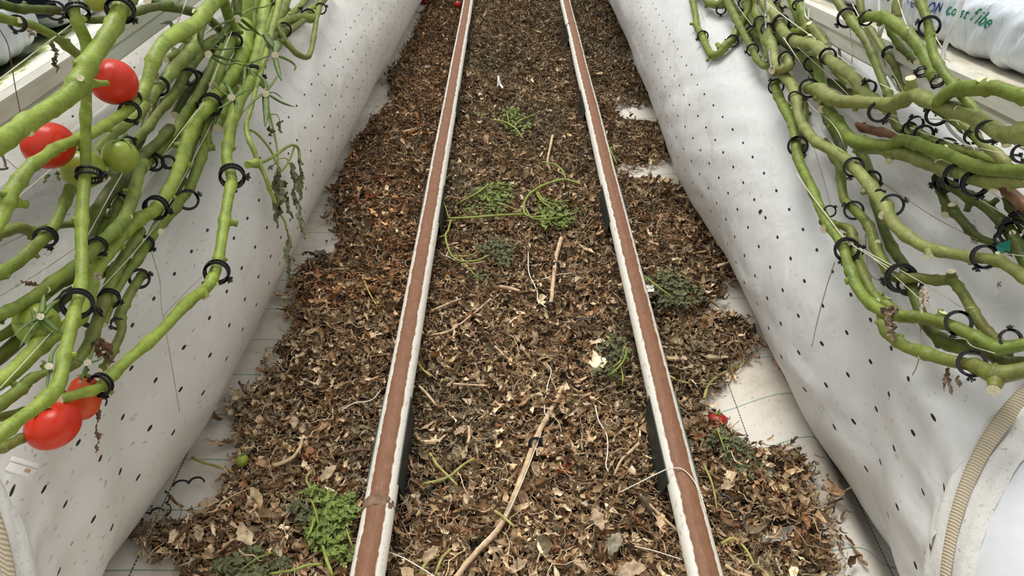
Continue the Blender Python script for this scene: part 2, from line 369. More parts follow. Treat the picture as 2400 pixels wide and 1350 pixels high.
def foot(x, y, label):
    root = empty('rail_support', (x, y, 0)); tag(root, label, 'rail support', 'dark green rail supports')
    mb = MB(); L = .10
    for s_ in (-1, 1):
        xo0, xo1 = .0290, .036
        a = [V((x+s_*xo0, y-L*1.15, .100)), V((x+s_*xo0, y+L*1.15, .100)), V((x+s_*xo1, y+L*.85, .003)), V((x+s_*xo1, y-L*.85, .003))]
        b = [p-V((s_*.003, 0, 0)) for p in a]
        mb.add(a+b, [(0, 1, 2, 3), (7, 6, 5, 4), (0, 4, 5, 1), (1, 5, 6, 2), (2, 6, 7, 3), (3, 7, 4, 0)])
    mb.build('side_plate', M['footgreen'], root, smooth=False)
    mb = MB(); mb.box((x, y, .056), (.058, .19, .004)); mb.build('saddle', M['footgreen'], root, smooth=False)
    mb = MB(); mb.box((x, y, .0035), (.13, .12, .005)); mb.build('base_plate', M['footgreen'], root, smooth=False)
ords = ['nearest', 'second nearest', 'third nearest', 'farthest']
for k, y in enumerate((1.02, 1.98, 2.83, 3.78)):
    foot(-.235, y, f'dark green metal support under the left rail, {ords[k]} of four'); foot(.318, y, f'dark green metal support under the right rail, {ords[k]} of four')
# --- gutters: profile (distance outwards, height) swept along Y
def sweep(name, prof, xf, zf, ys, mat, parent, thick=.002, side=1):
    n = len(prof)
    o = grid_obj(name, n, len(ys), lambda i, j: (side*(xf(ys[j])+prof[i][0]), ys[j], zf(ys[j])+prof[i][1]), mat)
    o.modifiers.new('t', 'SOLIDIFY').thickness = thick
    for p in o.data.polygons: p.use_smooth = False
    if parent: o.parent = parent; o.matrix_parent_inverse = Matrix.Translation(-parent.location)
    return o
YG = np.linspace(.2, 6, 60)
def zR(y): return .742-.094*min(max(y-.95, -.4), 1.2)
def zL(y): return .712
def gutter(side, X0, zf, label, topmat):
    root = empty('growing_gutter', (side*X0, .5, zf(.5))); tag(root, label, 'gutter')
    prof = [(.045, -.004), (.004, 0), (0, .004), (0, .024), (.006, .027), (.006, .031), (-.003, .034), (-.003, .060), (.004, .066)]
    sweep('side_wall', prof, lambda y: X0, zf, YG, M['gutter'], root, side=side)
    sweep('top_ledge', [(.004, .066), (.03, .066), (.055, .060), (.10, .058), (.22, .058), (.25, .066)], lambda y: X0, zf, YG, topmat, root, side=side)
    return root
gutter(1, .70, zR, 'white metal growing gutter above the right duct, under the printed bag', M['gtop'])
gutter(-1, .75, zL, 'white metal growing gutter above the left duct, stained with green algae', M['algae'])
def bag(side, X0, zf, y0, y1, label, seed):
    ys = np.linspace(y0, y1, int(60+(y1-y0)*110)); n = 46
    def f(i, j):
        t = i/n*2*PI; y = ys[j]; e = min(1, (min(j, len(ys)-1-j)/9)**.55+.02)
        cx = math.cos(t); cz = math.sin(t); q = .55
        x = .115+.105*(-abs(cx)**q*math.copysign(1, cx)); z = .052+.050*abs(cz)**q*math.copysign(1, cz)*(.35+.65*e)
        wrn = mn.noise(V((y*22+z*30, z*9, seed)))*.5+mn.noise(V((y*55+z*20, z*12, seed+3)))*.5
        x += (.020*wrn)*(1 if cx > 0 else .3)*e - .0; z += .004*mn.noise(V((y*20, x*20, seed)))
        if cx > 0.2 and z < .03: z += .006*abs(mn.noise(V((y*24, 1, seed))))*-1
        return (side*(X0+.048+x-.008), y, zf(y)+.060+max(z, -.001)*1.02)
    o = grid_obj('grow_bag', n, len(ys), f, M['bag'], close=True)
    # end caps
    me = o.data
    tag(o, label, 'grow bag'); return o
bgR = bag(1, .70, zR, .45, 4.5, 'white plastic grow bag with green and blue print, on the right gutter', 3)
bgL = bag(-1, .75, zL, .3, 1.29, 'white plastic grow bag on the algae-stained left gutter', 8)
bag(-1, .75, zL, 1.36, 4.5, 'white plastic grow bag farther along the left gutter, mostly behind vines', 5)
# print on the right bag: each character stands on the film
deps = bpy.context.evaluated_depsgraph_get()
def bag_hit(x, y):
    d = ray(x, y).normalized(); bpy.context.view_layer.update()
    ok, loc, nor, idx = bgR.ray_cast(CP, d)
    return (loc, nor) if ok else (None, None)
bpy.context.view_layer.update()
pr = [('k', 2114, 3, 12, 20, 'g'), ('I', 2129, 5, 13, 5, 'b'), ('X', 2137, 7, 13, 6, 'b'), ('O', 2141, 12, 12, 7, 'b'), ('!', 2150, 14, 13, 8, 'b'), ('O', 2184, 19, 26, 10, 'b'), ('W', 2199, 20, 27, 14, 'b'),
      ('c', 2225, 23, 31, 14, 'g'), ('o', 2238, 26, 25, 17, 'g'), ('a', 2247, 27, 27, 20, 'g'), ('s', 2257, 30, 27, 23, 'g'), ('t', 2267, 33, 27, 24, 'g'), ('f', 2286, 35, 34, 28, 'g'), ('i', 2297, 42, 34, 30, 'g'), ('b', 2307, 47, 34, 33, 'g'), ('e', 2320, 53, 34, 40, 'g')]
for ch, x, y, h, ang, colr in pr:
    loc, nor = bag_hit(x, y)
    if loc is None: continue
    cu = bpy.data.curves.new('letter', 'FONT'); cu.body = ch; cu.align_x = 'CENTER'; cu.align_y = 'CENTER'; cu.size = 1; cu.offset = .012
    t = bpy.data.objects.new('tmp', cu); COL.objects.link(t); bpy.context.view_layer.update()
    me = bpy.data.meshes.new_from_object(t.evaluated_get(bpy.context.evaluated_depsgraph_get())); bpy.data.objects.remove(t)
    dd = depth(loc); sc = h*1.25*dd/F
    a = -math.radians(ang); ex = _r*math.cos(a)+_u*math.sin(a); ey = -_r*math.sin(a)+_u*math.cos(a)
    nn = V((-.93, -.12, .35)).normalized(); ex = (ex-nn*ex.dot(nn)).normalized(); ey = (nn.cross(ex)).normalized()
    if ey.dot(_u) < 0: ey = -ey
    out = []
    for v_ in me.vertices:
        p = loc+(ex*v_.co.x*.9+ey*v_.co.y*1.05)*sc; d_ = (p-CP).normalized(); ok, l2, n2, _ = bgR.ray_cast(CP, d_)
        if ok: p = l2+n2.normalized()*(-.0012 if n2.dot(d_) > 0 else .0012)
        out.append(p)
    for v_, p in zip(me.vertices, out): v_.co = p
    me.materials.clear(); me.materials.append(M['ink_green' if colr == 'g' else 'ink_blue'])
    put('printed_letter', me, bgR)
# --- litter
LEDGE = [(420, 1420), (470, 1330), (300, 1260), (350, 1205), (430, 1215), (520, 1170), (540, 1100), (570, 1040), (530, 935), (620, 880), (640, 810), (690, 770), (680, 690), (700, 610), (795, 575), (770, 500), (790, 420), (830, 330), (880, 260), (930, 235), (905, 180), (960, 95), (985, 40), (1010, -20), (1020, -60)]
REDGE = [(1430, -60), (1450, 0), (1490, 80), (1465, 130), (1520, 170), (1530, 235), (1450, 245), (1460, 275), (1560, 290), (1590, 330), (1540, 380), (1440, 385), (1450, 405), (1570, 420), (1640, 450), (1690, 560), (1735, 650), (1690, 680), (1660, 740), (1760, 770), (1775, 840), (1640, 930), (1700, 1010), (1790, 1070), (1870, 1090), (1905, 1190), (1935, 1290), (1950, 1420)]
POLY = np.array(LEDGE+REDGE, float)
def inside(px, py):
    c = np.zeros(len(px), bool); j = len(POLY)-1
    for i in range(len(POLY)):
        xi, yi = POLY[i]; xj, yj = POLY[j]
        m = ((yi > py) != (yj > py)) & (px < (xj-xi)*(py-yi)/(yj-yi+1e-9)+xi); c ^= m; j = i
    return c
fv, rv, uv_ = [np.array(q) for q in (_f, _r, _u)]
def projn(P):
    v_ = P-np.array(CP); d = v_@fv; return 1200+F*(v_@rv)/d, 675-F*(v_@uv_)/d
def patch(px, py):   # bare patches of cloth
    m = np.zeros(len(px), bool)
    for cx, cy, rx, ry in ((1822, 1258, 38, 22), (1000, 155, 16, 7), (1480, 255, 40, 22), (1760, 1290, 14, 8), (640, 970, 16, 12)): m |= ((px-cx)/rx)**2+((py-cy)/ry)**2 < 1
    return m
def lit_h(x, y):
    rail_gap = np.minimum(np.abs(x+.235), np.abs(x-.318))
    h = .034+.010*np.sin(x*9+y*3.1)*np.sin(y*4.3-x*5)+.008*np.sin(y*11+x*17)
    return h
def litter():
    # underlay: litter mound painted dark brown so gaps between scraps read as shade
    xs = np.arange(-.72, .70, .0125); ys = np.arange(.62, 5.6, .0150); GX, GY = np.meshgrid(xs, ys)
    P = np.stack([GX.ravel(), GY.ravel(), np.full(GX.size, .01)], 1); px, py = projn(P)
    acc = np.zeros(len(P)); rg = np.random.default_rng(1)
    for k in range(10):
        s_ = 28*np.clip(1.2/np.maximum(P[:, 1], .6), .25, 1.6); acc += inside(px+rg.normal(size=len(px))*s_, py+rg.normal(size=len(px))*s_*.5)
    acc /= 10; acc = np.clip((acc-.5)/.5, 0, 1)
    hz = lit_h(P[:, 0], P[:, 1])*.62*acc+rg.normal(size=len(P))*.004*acc-.012*(1-acc)
    hz[patch(px, py)] = -.012
    v0 = np.stack([P[:, 0], P[:, 1], hz+np.array([floor_z(a, b) for a, b in P[:, :2]])], 1)
    nx, ny = len(xs), len(ys); I, J = np.meshgrid(np.arange(nx-1), np.arange(ny-1)); a = (J*nx+I).ravel()
    f0 = np.stack([a, a+1, a+nx+1, a+nx], 1); c0 = np.tile([.055, .034, .020], (len(v0), 1))*(1+.5*rg.normal(size=(len(v0), 1))).clip(.4, 2)
    # leaf scraps
    T = []
    for k in range(60):
        nu, nv = 4, 7; s_ = np.linspace(-1, 1, nv); t_ = np.linspace(-1, 1, nu); S, Tt = np.meshgrid(s_, t_, indexing='ij')
        wv = (1-np.abs(S)**1.8)**.6*rg.uniform(.12, .40)*(1+.5*rg.normal(size=(nv, 1)))+.03
        kk = rg.uniform(-2.6, 2.6); cur = rg.uniform(.4, 2.2)*rg.choice([-1, 1]); tw = rg.uniform(-1.6, 1.6)
        ang = kk*S*.8+.35*rg.normal(); xx = np.where(abs(kk) < .2, S, np.sin(kk*S*.8)/(kk*.8+1e-6)); zz = (1-np.cos(kk*S*.8))/(abs(kk)*.8+1e-6)
        cy_ = np.sin(cur*Tt)/cur*wv; cz_ = (1-np.cos(cur*Tt))/abs(cur)*wv*1.4
        a_ = tw*S; Yy = cy_*np.cos(a_)-cz_*np.sin(a_); Zz = zz+cy_*np.sin(a_)+cz_*np.cos(a_)
        q = np.stack([xx, Yy, Zz], -1)+rg.normal(size=(nv, nu, 3))*.045; T.append(q.reshape(-1, 3))
    T = np.array(T); nu, nv = 4, 7; I, J = np.meshgrid(np.arange(nu-1), np.arange(nv-1)); a = (J*nu+I).ravel(); tf = np.stack([a, a+1, a+nu+1, a+nu], 1)
    # curled stalks
    T2 = []
    for k in range(40):
        nv2 = 7; t_ = np.linspace(-1, 1, nv2); p = np.stack([t_, .25*rg.normal()*np.sin(t_*rg.uniform(1, 3))+.12*rg.normal(size=nv2), .2*np.cos(t_*rg.uniform(.5, 2))*rg.normal()+.08*rg.normal(size=nv2)], -1)
        r_ = np.linspace(1, .5, nv2)[:, None, None]*.032*rg.uniform(.6, 1.6); an = np.arange(4)*PI/2
        ring = np.stack([np.zeros(4), np.cos(an), np.sin(an)], -1)[None]*r_; T2.append((p[:, None]+ring).reshape(-1, 3))
    T2 = np.array(T2); a = np.array([(j*4+i, j*4+(i+1) % 4, (j+1)*4+(i+1) % 4, (j+1)*4+i) for j in range(6) for i in range(4)])
    def scatter(N, TT, tfc, smin, smax, pal, lift, flat, jit=18):
        P = np.zeros((0, 3))
        while len(P) < N:
            y = .66+(5.3-.66)*rg.random(N*2)**1.45; x = rg.uniform(-.75, .72, N*2); p = np.stack([x, y, np.full(len(x), .03)], 1)
            px, py = projn(p); s_ = jit*np.clip(1.2/y, .25, 1.6); m = inside(px+rg.normal(size=len(px))*s_, py+rg.normal(size=len(px))*s_*.6) & (~patch(px, py) | (rg.random(len(px)) < .12))
            P = np.concatenate([P, p[m]])
        P = P[:N]; px, py = projn(P)
        deep = np.zeros(N)
        for k in range(6): deep += inside(px+rg.normal(size=N)*34*np.clip(1.2/P[:, 1], .3, 1.5), py+rg.normal(size=N)*18)
        deep = np.clip((deep/6-.4)/.6, .05, 1)
        fz = np.array([floor_z(a_, b_) for a_, b_ in P[:, :2]])
        P[:, 2] = fz+.004+(lit_h(P[:, 0], P[:, 1]))*deep*(.55+.45*rg.random(N))+lift*rg.random(N)
        sc = rg.uniform(smin, smax, N)*rg.uniform(.7, 1.3, N)
        under = (np.minimum(abs(P[:, 0]+.235), abs(P[:, 0]-.318)) < .05); P[under, 2] = np.minimum(P[under, 2], .042); sc[under] *= .7
        th = rg.random(N)*2*PI; ax = rg.normal(size=(N, 3)); ax[:, 2] = 0; ax /= np.linalg.norm(ax, axis=1)[:, None]; tl = rg.normal(size=N)*flat
        c, s_ = np.cos(th), np.sin(th); Rz = np.zeros((N, 3, 3)); Rz[:, 0, 0] = c; Rz[:, 0, 1] = -s_; Rz[:, 1, 0] = s_; Rz[:, 1, 1] = c; Rz[:, 2, 2] = 1
        Kx = np.zeros((N, 3, 3)); Kx[:, 0, 2] = ax[:, 1]; Kx[:, 1, 2] = -ax[:, 0]; Kx[:, 2, 0] = -ax[:, 1]; Kx[:, 2, 1] = ax[:, 0]
        Rt = np.eye(3)[None]+np.sin(tl)[:, None, None]*Kx+(1-np.cos(tl))[:, None, None]*(Kx@Kx); R_ = Rt@Rz
        k = rg.integers(0, len(TT), N); vv = np.einsum('nij,nkj->nki', R_, TT[k])*sc[:, None, None]
        vv += P[:, None, :]; low = vv[:, :, 2].min(1)-(fz+.001); vv[:, :, 2] -= np.minimum(low, 0)[:, None]
        m_ = TT.shape[1]; ff = (tfc[None]+(np.arange(N)*m_)[:, None, None]).reshape(-1, 4)
        # colour: grey-green drifts and red-brown drifts
        g1 = np.sin(P[:, 0]*7+1.3*np.sin(P[:, 1]*3))*np.sin(P[:, 1]*5+P[:, 0]*4); pal = np.array(pal); pi = rg.integers(0, len(pal), N); col = pal[pi]
        grey = (g1 > .35) & (rg.random(N) < .55); col[grey] = col[grey]*.5+np.array([.20, .19, .135])*.5
        redd = (P[:, 0] < -.26) & (P[:, 1] > 1.5) & (rg.random(N) < .5); col[redd] = col[redd]*np.array([1.0, .80, .66])
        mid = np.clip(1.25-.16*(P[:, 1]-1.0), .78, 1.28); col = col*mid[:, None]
        col = col*rg.uniform(.65, 1.35, (N, 1)); col = np.repeat(col, m_, 0)*rg.uniform(.85, 1.15, (N*m_, 1))
        return vv.reshape(-1, 3), ff, col
    pal = [(.30, .20, .125), (.38, .27, .175), (.50, .38, .26), (.20, .125, .07), (.13, .08, .045), (.66, .53, .38), (.24, .155, .09), (.42, .29, .18), (.26, .18, .115), (.17, .14, .09), (.78, .66, .50), (.30, .155, .085), (.46, .34, .22)]
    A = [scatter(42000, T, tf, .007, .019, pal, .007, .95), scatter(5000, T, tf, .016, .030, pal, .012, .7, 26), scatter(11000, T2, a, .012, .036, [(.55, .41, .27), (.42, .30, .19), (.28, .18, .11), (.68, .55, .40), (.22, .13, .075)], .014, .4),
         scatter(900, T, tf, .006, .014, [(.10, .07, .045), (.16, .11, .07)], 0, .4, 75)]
    VV = [v0]; FF = [f0]; CC = [c0]; n = len(v0)
    for v_, f_, c_ in A: VV.append(v_); FF.append(f_+n); CC.append(c_); n += len(v_)
    v_ = np.concatenate(VV); f_ = np.concatenate(FF).astype(np.int32); c_ = np.concatenate(CC)
    me = bpy.data.meshes.new('leaf_litter'); me.vertices.add(len(v_)); me.vertices.foreach_set('co', v_.astype(np.float32).ravel())
    me.loops.add(f_.size); me.loops.foreach_set('vertex_index', f_.ravel()); me.polygons.add(len(f_))
    me.polygons.foreach_set('loop_start', np.arange(0, f_.size, 4, dtype=np.int32)); me.polygons.foreach_set('loop_total', np.full(len(f_), 4, np.int32))
    me.update(calc_edges=True); at = me.color_attributes.new('tone', 'FLOAT_COLOR', 'POINT')
    at.data.foreach_set('color', np.concatenate([c_, np.ones((len(c_), 1))], 1).astype(np.float32).ravel())
    me.materials.append(M['litter']); me.polygons.foreach_set('use_smooth', np.ones(len(f_), bool)); me.validate()
    o = put('leaf_litter', me); tag(o, 'thick bed of dried brown tomato leaves covering the aisle floor', 'leaf litter', kind='stuff'); return o
litter()
# ------------------------------------------------------------ vines
# (name tone, lift off the duct in metres, start/end radius px, points, description)
VL = [
 ('bright', .17, 21, [(318,-45,19),(300,-10,20),(283,20,20),(267,59,20),(237,104,21),(207,148,22),(190,184,24),(166,219,23),(118,255,22),(59,290,22),(18,320,25),(-30,352,27)], 'thickest bright green tomato stem curving across the upper left corner'),
 ('bright', .145, 12, [(168,-40,12),(175,18,12),(181,50,13),(196,83,14),(205,118,14),(204,170,13),(203,225,12),(201,296,12),(201,385,12),(198,424,13),(193,498,14),(191,557,14),(193,617,14),(190,676,14),(178,720,13),(175,730,14),(166,774,14),(151,833,15),(145,878,16),(130,913,18),(89,952,16),(44,984,16),(0,1020,17),(-40,1050,17)], 'upright bright green tomato stem running down the far left over all the others'),
 ('bright', .09, 13, [(640,-50,13),(625,0,14),(617,44,14),(611,89,14),(602,133,14),(590,190,13),(569,222,13),(545,281,14),(537,326,13),(531,370,12),(538,397,12),(543,424,12),(534,468,12),(525,528,12),(516,587,12),(510,617,12),(501,646,13),(483,676,13),(439,710,13),(370,783,13),(296,848,13),(252,890,14),(225,912,12),(178,925,12),(139,938,13)], 'long green tomato stem hanging alone on the white duct and bending back to lower left'),
 ('bright', .12, 15, [(530,-40,17),(504,0,17),(483,27,17),(460,56,17),(424,76,18),(389,98,18),(366,130,17),(350,175,15),(335,215,13),(299,258,12),(252,290,12),(213,314,13),(166,332,13),(133,347,13),(104,367,14),(74,388,15),(48,420,17),(27,451,17),(14,490,16),(-4,525,15),(-40,570,15)], 'light green tomato stem passing between the two ripe tomatoes at the left'),
 ('bright', .075, 15, [(585,-50,16),(578,0,17),(575,44,17),(575,89,18),(569,124,18),(554,160,17),(528,198,15),(501,228,14),(480,261,14),(460,281,14),(445,311,15),(436,341,15),(427,370,15),(418,397,15),(405,430,14),(385,462,14),(362,494,15),(326,515,15),(281,557,15),(252,596,15),(231,623,15),(217,661,16),(190,735,18),(160,765,19),(118,790,20),(74,830,20),(30,872,19),(-30,915,18)], 'long mid-green tomato stem down the middle of the left bundle'),
 ('green', .10, 14, [(340,378,9),(328,400,12),(318,439,13),(303,483,14),(288,517,15),(258,549,14),(228,575,14),(207,600,14),(166,631,14),(119,664,14),(74,698,14),(30,724,14),(-30,752,14)], 'green tomato stem starting under the small unripe tomato'),
 ('green', .11, 13, [(166,440,15),(150,478,12),(130,525,12),(116,545,13),(98,563,14),(65,593,14),(30,622,14),(-30,656,14)], 'short-cut green tomato stem ending in a ragged top beside the upright left stem'),
 ('olive', .05, 12, [(-30,560,12),(0,548,13),(44,534,14),(83,543,12),(120,530,10),(166,525,8),(240,520,8)], 'brownish thorny tomato stem lying crosswise at the far left'),
 ('dark', .05, 10, [(-30,5,10),(0,9,11),(40,20,11),(75,21,10),(130,24,10),(166,33,9),(207,46,9),(252,44,9),(296,36,9),(341,21,9),(400,10,9)], 'dark green tomato stem lying level across the top left corner'),
 ('green', .055, 10, [(-30,34,11),(0,41,11),(39,52,11),(80,62,10),(127,86,10),(160,110,11),(190,136,10),(215,165,9)], 'olive tomato stem with a mouldy flower, second from the top left corner'),
 ('green', .07, 12, [(500,-30,10),(484,30,10),(468,71,11),(458,105,13),(437,133,15),(409,160,14),(389,190,12),(368,210,12),(345,240,12),(318,275,12),(275,305,12),(246,335,12),(222,360,12)], 'forked green tomato stem ending in a clip right of the upper ripe tomato'),
 ('green', .045, 12, [(520,110,10),(500,155,12),(478,201,12),(455,240,12),(432,272,12),(412,311,12),(385,341,13),(360,366,12),(330,400,12),(300,452,12),(265,500,12),(235,545,13),(205,600,13),(150,655,13),(90,705,12),(30,770,12),(-20,800,12)], 'green tomato stem lying just left of the middle stem in the left bundle'),
 ('green', .04, 10, [(545,180,10),(504,252,10),(489,296,10),(482,326,11),(477,350,11),(464,390,12),(451,425,11),(438,452,10),(421,471,11),(409,492,11),(386,516,11),(365,540,11),(345,572,11),(318,612,11),(290,650,11),(262,700,11),(238,760,12)], 'olive tomato stem edging the left bundle at right, with a clip at its bend'),
 ('olive', .035, 11, [(336,640,9),(322,660,11),(305,690,11),(290,718,12),(281,741,13),(286,772,10),(276,800,10),(260,832,10),(246,858,8)], 'short olive tomato stem hooked at the lower right of the left bundle'),
 ('olive', .05, 14, [(330,540,12),(312,570,13),(296,595,13),(272,635,14),(255,676,14),(240,720,14),(222,775,14),(206,812,14),(176,850,12),(130,880,12)], 'broad olive tomato stem behind the middle stem at the lower left'),
 ('dark', .06, 15, [(400,300,12),(370,335,12),(330,368,14),(300,405,15),(262,445,16),(230,492,16),(216,530,16),(205,580,14),(182,640,13),(120,672,12),(60,705,12),(0,742,12),(-30,760,12)], 'dark olive tomato stem under the unripe tomatoes'),
 ('dark', .03, 10, [(300,610,10),(245,640,10),(200,660,11),(150,700,12),(110,742,14),(59,783,17),(20,820,17),(-30,862,16)], 'dark thick tomato stem low at the far left edge'),
 ('green', .07, 14, [(120,868,6),(72,888,12),(52,908,15),(25,930,15),(-30,968,15)], 'stubby green stem end pointing right, above the lowest ripe tomato'),
 ('olive', .04, 10, [(150,920,9),(98,955,10),(59,964,11),(20,974,11),(-30,985,11)], 'thin olive stem lying behind the lowest ripe tomato'),
 ('olive', .05, 11, [(-30,1056,14),(8,1048,13),(38,1034,12),(70,1018,9),(84,1012,5)], 'brownish stem tip beneath the lowest fork'),
 ('shoot', .13, 6, [(660,-40,6),(655,0,7),(646,39,7),(634,80,7),(624,124,7),(612,166,6),(602,201,5),(593,237,5),(584,267,5),(577,296,6),(583,326,6),(596,355,6),(608,385,6),(620,409,5),(634,448,5),(646,477,4)], 'slim side shoot bearing the wilted leaf'),
 ('green', .10, 9, [(700,-60,8),(660,-10,8),(640,25,8),(628,60,9),(618,110,8),(610,150,7),(606,190,7)], 'slim green stem behind the flower stalks at the top of the left bundle'),
 ('green', .08, 11, [(520,-40,11),(524,0,11),(533,30,12),(541,53,13),(546,80,14),(536,110,12),(520,150,12),(500,200,11)], 'green tomato stem crowded behind the cut flower stalk'),
 ('green', .06, 11, [(612,-40,10),(596,10,11),(594,55,12),(592,100,13),(583,140,12),(560,185,12),(535,230,11),(510,300,10)], 'green tomato stem directly left of the lone hanging stem'),
 ('olive', .03, 10, [(560,60,11),(525,85,11),(485,105,12),(440,165,12),(408,220,12),(372,262,11),(345,300,11),(310,335,12),(262,380,12),(235,420,12)], 'olive stem deep in the bundle between two clips at the upper left'),
 ('dark', .02, 11, [(470,60,10),(430,120,11),(395,170,11),(360,230,11),(340,300,10),(320,345,10),(270,410,10)], 'dark stem deepest in the upper left bundle'),
 ('olive', .05, 6, [(757,-40,6),(750,10,7),(742,44,6),(735,89,6),(729,118,6),(719,134,6),(697,127,7),(677,107,7),(664,89,8),(650,60,8)], 'thin brown-green stem looping down at the top of the left duct'),
 ('green', .045, 9, [(738,30,8),(730,43,9),(700,41,9),(670,50,9),(646,65,10),(615,75,9)], 'short stem end poking right through a clip at the top'),
 ('olive', .04, 8, [(775,-40,8),(756,3,8),(729,22,8),(700,56,8),(676,72,9),(652,78,10),(620,100,9)], 'olive stem slanting up and away along the top of the left duct'),
 ('green', .02, 9, [(735,-40,8),(712,5,8),(690,28,8),(660,55,8),(640,90,8)], 'thin green stem farthest up the left bundle'),
 ('dark', .015, 10, [(345,2,10),(380,15,11),(430,22,11),(480,40,11),(520,75,10),(545,120,9)], 'shaded stem lying level above the left gutter hook'),
 ('olive', .02, 9, [(388,140,8),(410,128,9),(440,118,9),(470,112,9),(505,118,9)], 'short olive stem crossing behind the fork near the gutter hook'),
 ('dark', .01, 11, [(560,-20,10),(540,60,11),(515,130,11),(480,180,11),(440,215,11),(410,270,10)], 'deep shaded stem behind the cut flower stalks'),
 ('olive', .03, 10, [(362,500,9),(400,450,10),(430,400,10),(455,330,10),(478,280,9)], 'shaded stem lying right behind the middle left stem'),
 ('dark', .015, 10, [(300,640,9),(330,600,10),(360,545,10),(395,480,10),(430,420,9)], 'lowest shaded stem in the heart of the left bundle'),
 ('green', .05, 11, [(245,560,9),(262,520,11),(275,480,12),(300,440,12),(318,410,10)], 'green stem piece inside the clip under the small unripe tomato'),
 ('olive', .02, 11, [(680,-20,8),(660,30,9),(640,60,10),(590,110,11),(550,160,11),(520,215,10)], 'olive stem behind the small red tomatoes'),
 # right side
 ('dark', .01, 10, [(1700,-20,8),(1725,20,9),(1760,50,10),(1800,75,10),(1840,100,10),(1880,135,10),(1910,175,9)], 'deep shaded stem through the middle of the upper right bundle'),
 ('olive', .02, 10, [(1738,-30,8),(1748,10,9),(1765,45,9),(1790,90,10),(1800,130,10),(1806,165,9)], 'olive stem between the looping and the long pale stems'),
 ('dark', .015, 10, [(1900,180,8),(1930,190,9),(1965,200,10),(2000,225,10),(2030,250,9)], 'shaded stem above the thick pale one at its joint'),
 ('olive', .03, 10, [(1905,95,8),(1920,112,9),(1935,128,9),(1960,165,9),(1990,200,8)], 'olive stem alongside the pale crossing stem'),
 ('green', .03, 9, [(1850,-30,8),(1856,0,9),(1868,30,10),(1884,70,10),(1900,100,9)], 'green stem rising to the top by the gutter end'),
 ('green', .03, 8, [(1618,-40,7),(1623,0,7),(1630,34,7),(1633,60,7),(1645,84,8),(1657,111,8),(1668,128,8),(1686,125,9),(1701,108,10),(1717,92,11),(1735,62,9),(1753,29,10),(1763,-5,10),(1775,-50,10)], 'looping tomato stem hanging lowest at the top right, held by two clips'),
 ('olive', .045, 9, [(1690,-50,8),(1704,0,8),(1719,31,9),(1735,62,8),(1748,88,8),(1764,117,8),(1774,138,8),(1790,155,8),(1806,150,9),(1815,130,9)], 'olive tomato stem hooked up behind the looping one'),
 ('pale', .09, 13, [(1765,-60,11),(1785,-10,12),(1802,30,12),(1802,60,12),(1800,86,12),(1810,114,13),(1818,150,12),(1839,181,12),(1857,202,12),(1866,233,12),(1870,259,11),(1880,290,11),(1896,313,12),(1916,334,12),(1957,357,13),(1983,375,13),(2004,396,14),(2030,424,14),(2051,453,15),(2072,478,16),(2084,505,15),(2102,533,15),(2141,564,14),(2180,583,14),(2231,594,13),(2283,603,13),(2335,610,14),(2364,625,14),(2400,649,15),(2440,680,15)], 'long pale tomato stem sweeping down from the top to the green tag at right'),
 ('green', .06, 12, [(1815,192,9),(1817,206,10),(1829,236,11),(1844,264,12),(1858,293,11),(1864,324,11),(1866,352,11),(1876,386,11),(1893,422,11),(1910,460,11),(1926,497,11),(1942,528,12),(1962,554,12),(1978,585,12),(1984,608,12),(1992,630,13),(2006,668,13),(2030,702,13),(2066,729,14),(2107,741,14),(2152,743,14),(2202,754,14),(2250,772,15),(2291,793,15),(2330,813,16),(2370,812,16),(2440,800,16)], 'outermost green tomato stem forming the long left edge of the right bundle'),
 ('olive', .035, 11, [(1925,520,8),(1975,530,9),(1994,540,11),(1999,559,11),(2009,606,12),(2024,648,12),(2042,683,12),(2064,708,12),(2082,716,12),(2120,750,12)], 'olive stem tucked just behind the outermost right stem'),
 ('olive', .045, 10, [(1935,330,8),(1952,370,9),(1965,386,9),(1972,424,10),(1978,466,10),(1999,487,11),(2025,513,11),(2041,539,12),(2048,567,12),(2061,598,12),(2078,628,12),(2094,648,12),(2120,652,12),(2152,651,12),(2196,657,12),(2229,658,12),(2250,677,12),(2273,716,12),(2294,751,13),(2315,778,13),(2342,802,13)], 'olive tomato stem with a long level stretch and a sharp elbow'),
 ('dark', .03, 12, [(2046,455,10),(2066,520,11),(2081,559,12),(2102,598,12),(2122,627,12),(2134,668,12),(2152,716,12),(2167,757,12),(2196,787,15),(2226,808,17),(2270,814,17),(2315,823,16),(2350,846,15),(2420,850,14)], 'broad dark stem running beneath the elbowed stem'),
 ('olive', .055, 14, [(2062,728,8),(2067,752,10),(2077,778,13),(2101,798,14),(2125,814,14),(2152,822,15),(2196,837,15),(2241,849,15),(2285,858,16),(2318,872,20),(2345,878,22),(2380,872,20),(2440,860,19)], 'lowest thick tomato stem at right with a cut knob underneath'),
 ('pale', .08, 13, [(1770,-50,10),(1795,0,11),(1820,44,12),(1831,67,12),(1849,89,13),(1875,101,14),(1906,106,13),(1927,125,13),(1950,146,13),(1976,163,14),(2000,181,14),(2018,205,14),(2034,226,14),(2060,243,14)], 'pale tomato stem crossing the middle of the upper right bundle'),
 ('pale', .12, 15, [(1880,202,9),(1898,207,13),(1917,210,15),(1936,224,17),(1953,233,16),(1976,238,15),(2008,239,14),(2052,241,14),(2086,246,16),(2117,233,17),(2140,222,17),(2181,239,16),(2233,257,17),(2272,272,17),(2311,290,18),(2350,314,20),(2400,311,24),(2450,300,24)], 'thick pale tomato stem running level to the right edge, with a forked knob'),
 ('green', .13, 15, [(2190,248,8),(2205,233,14),(2228,214,16),(2259,207,17),(2298,205,19),(2330,205,18),(2363,215,17),(2400,226,18),(2450,240,18)], 'thick green tomato stem arching to the right edge below the gutter'),
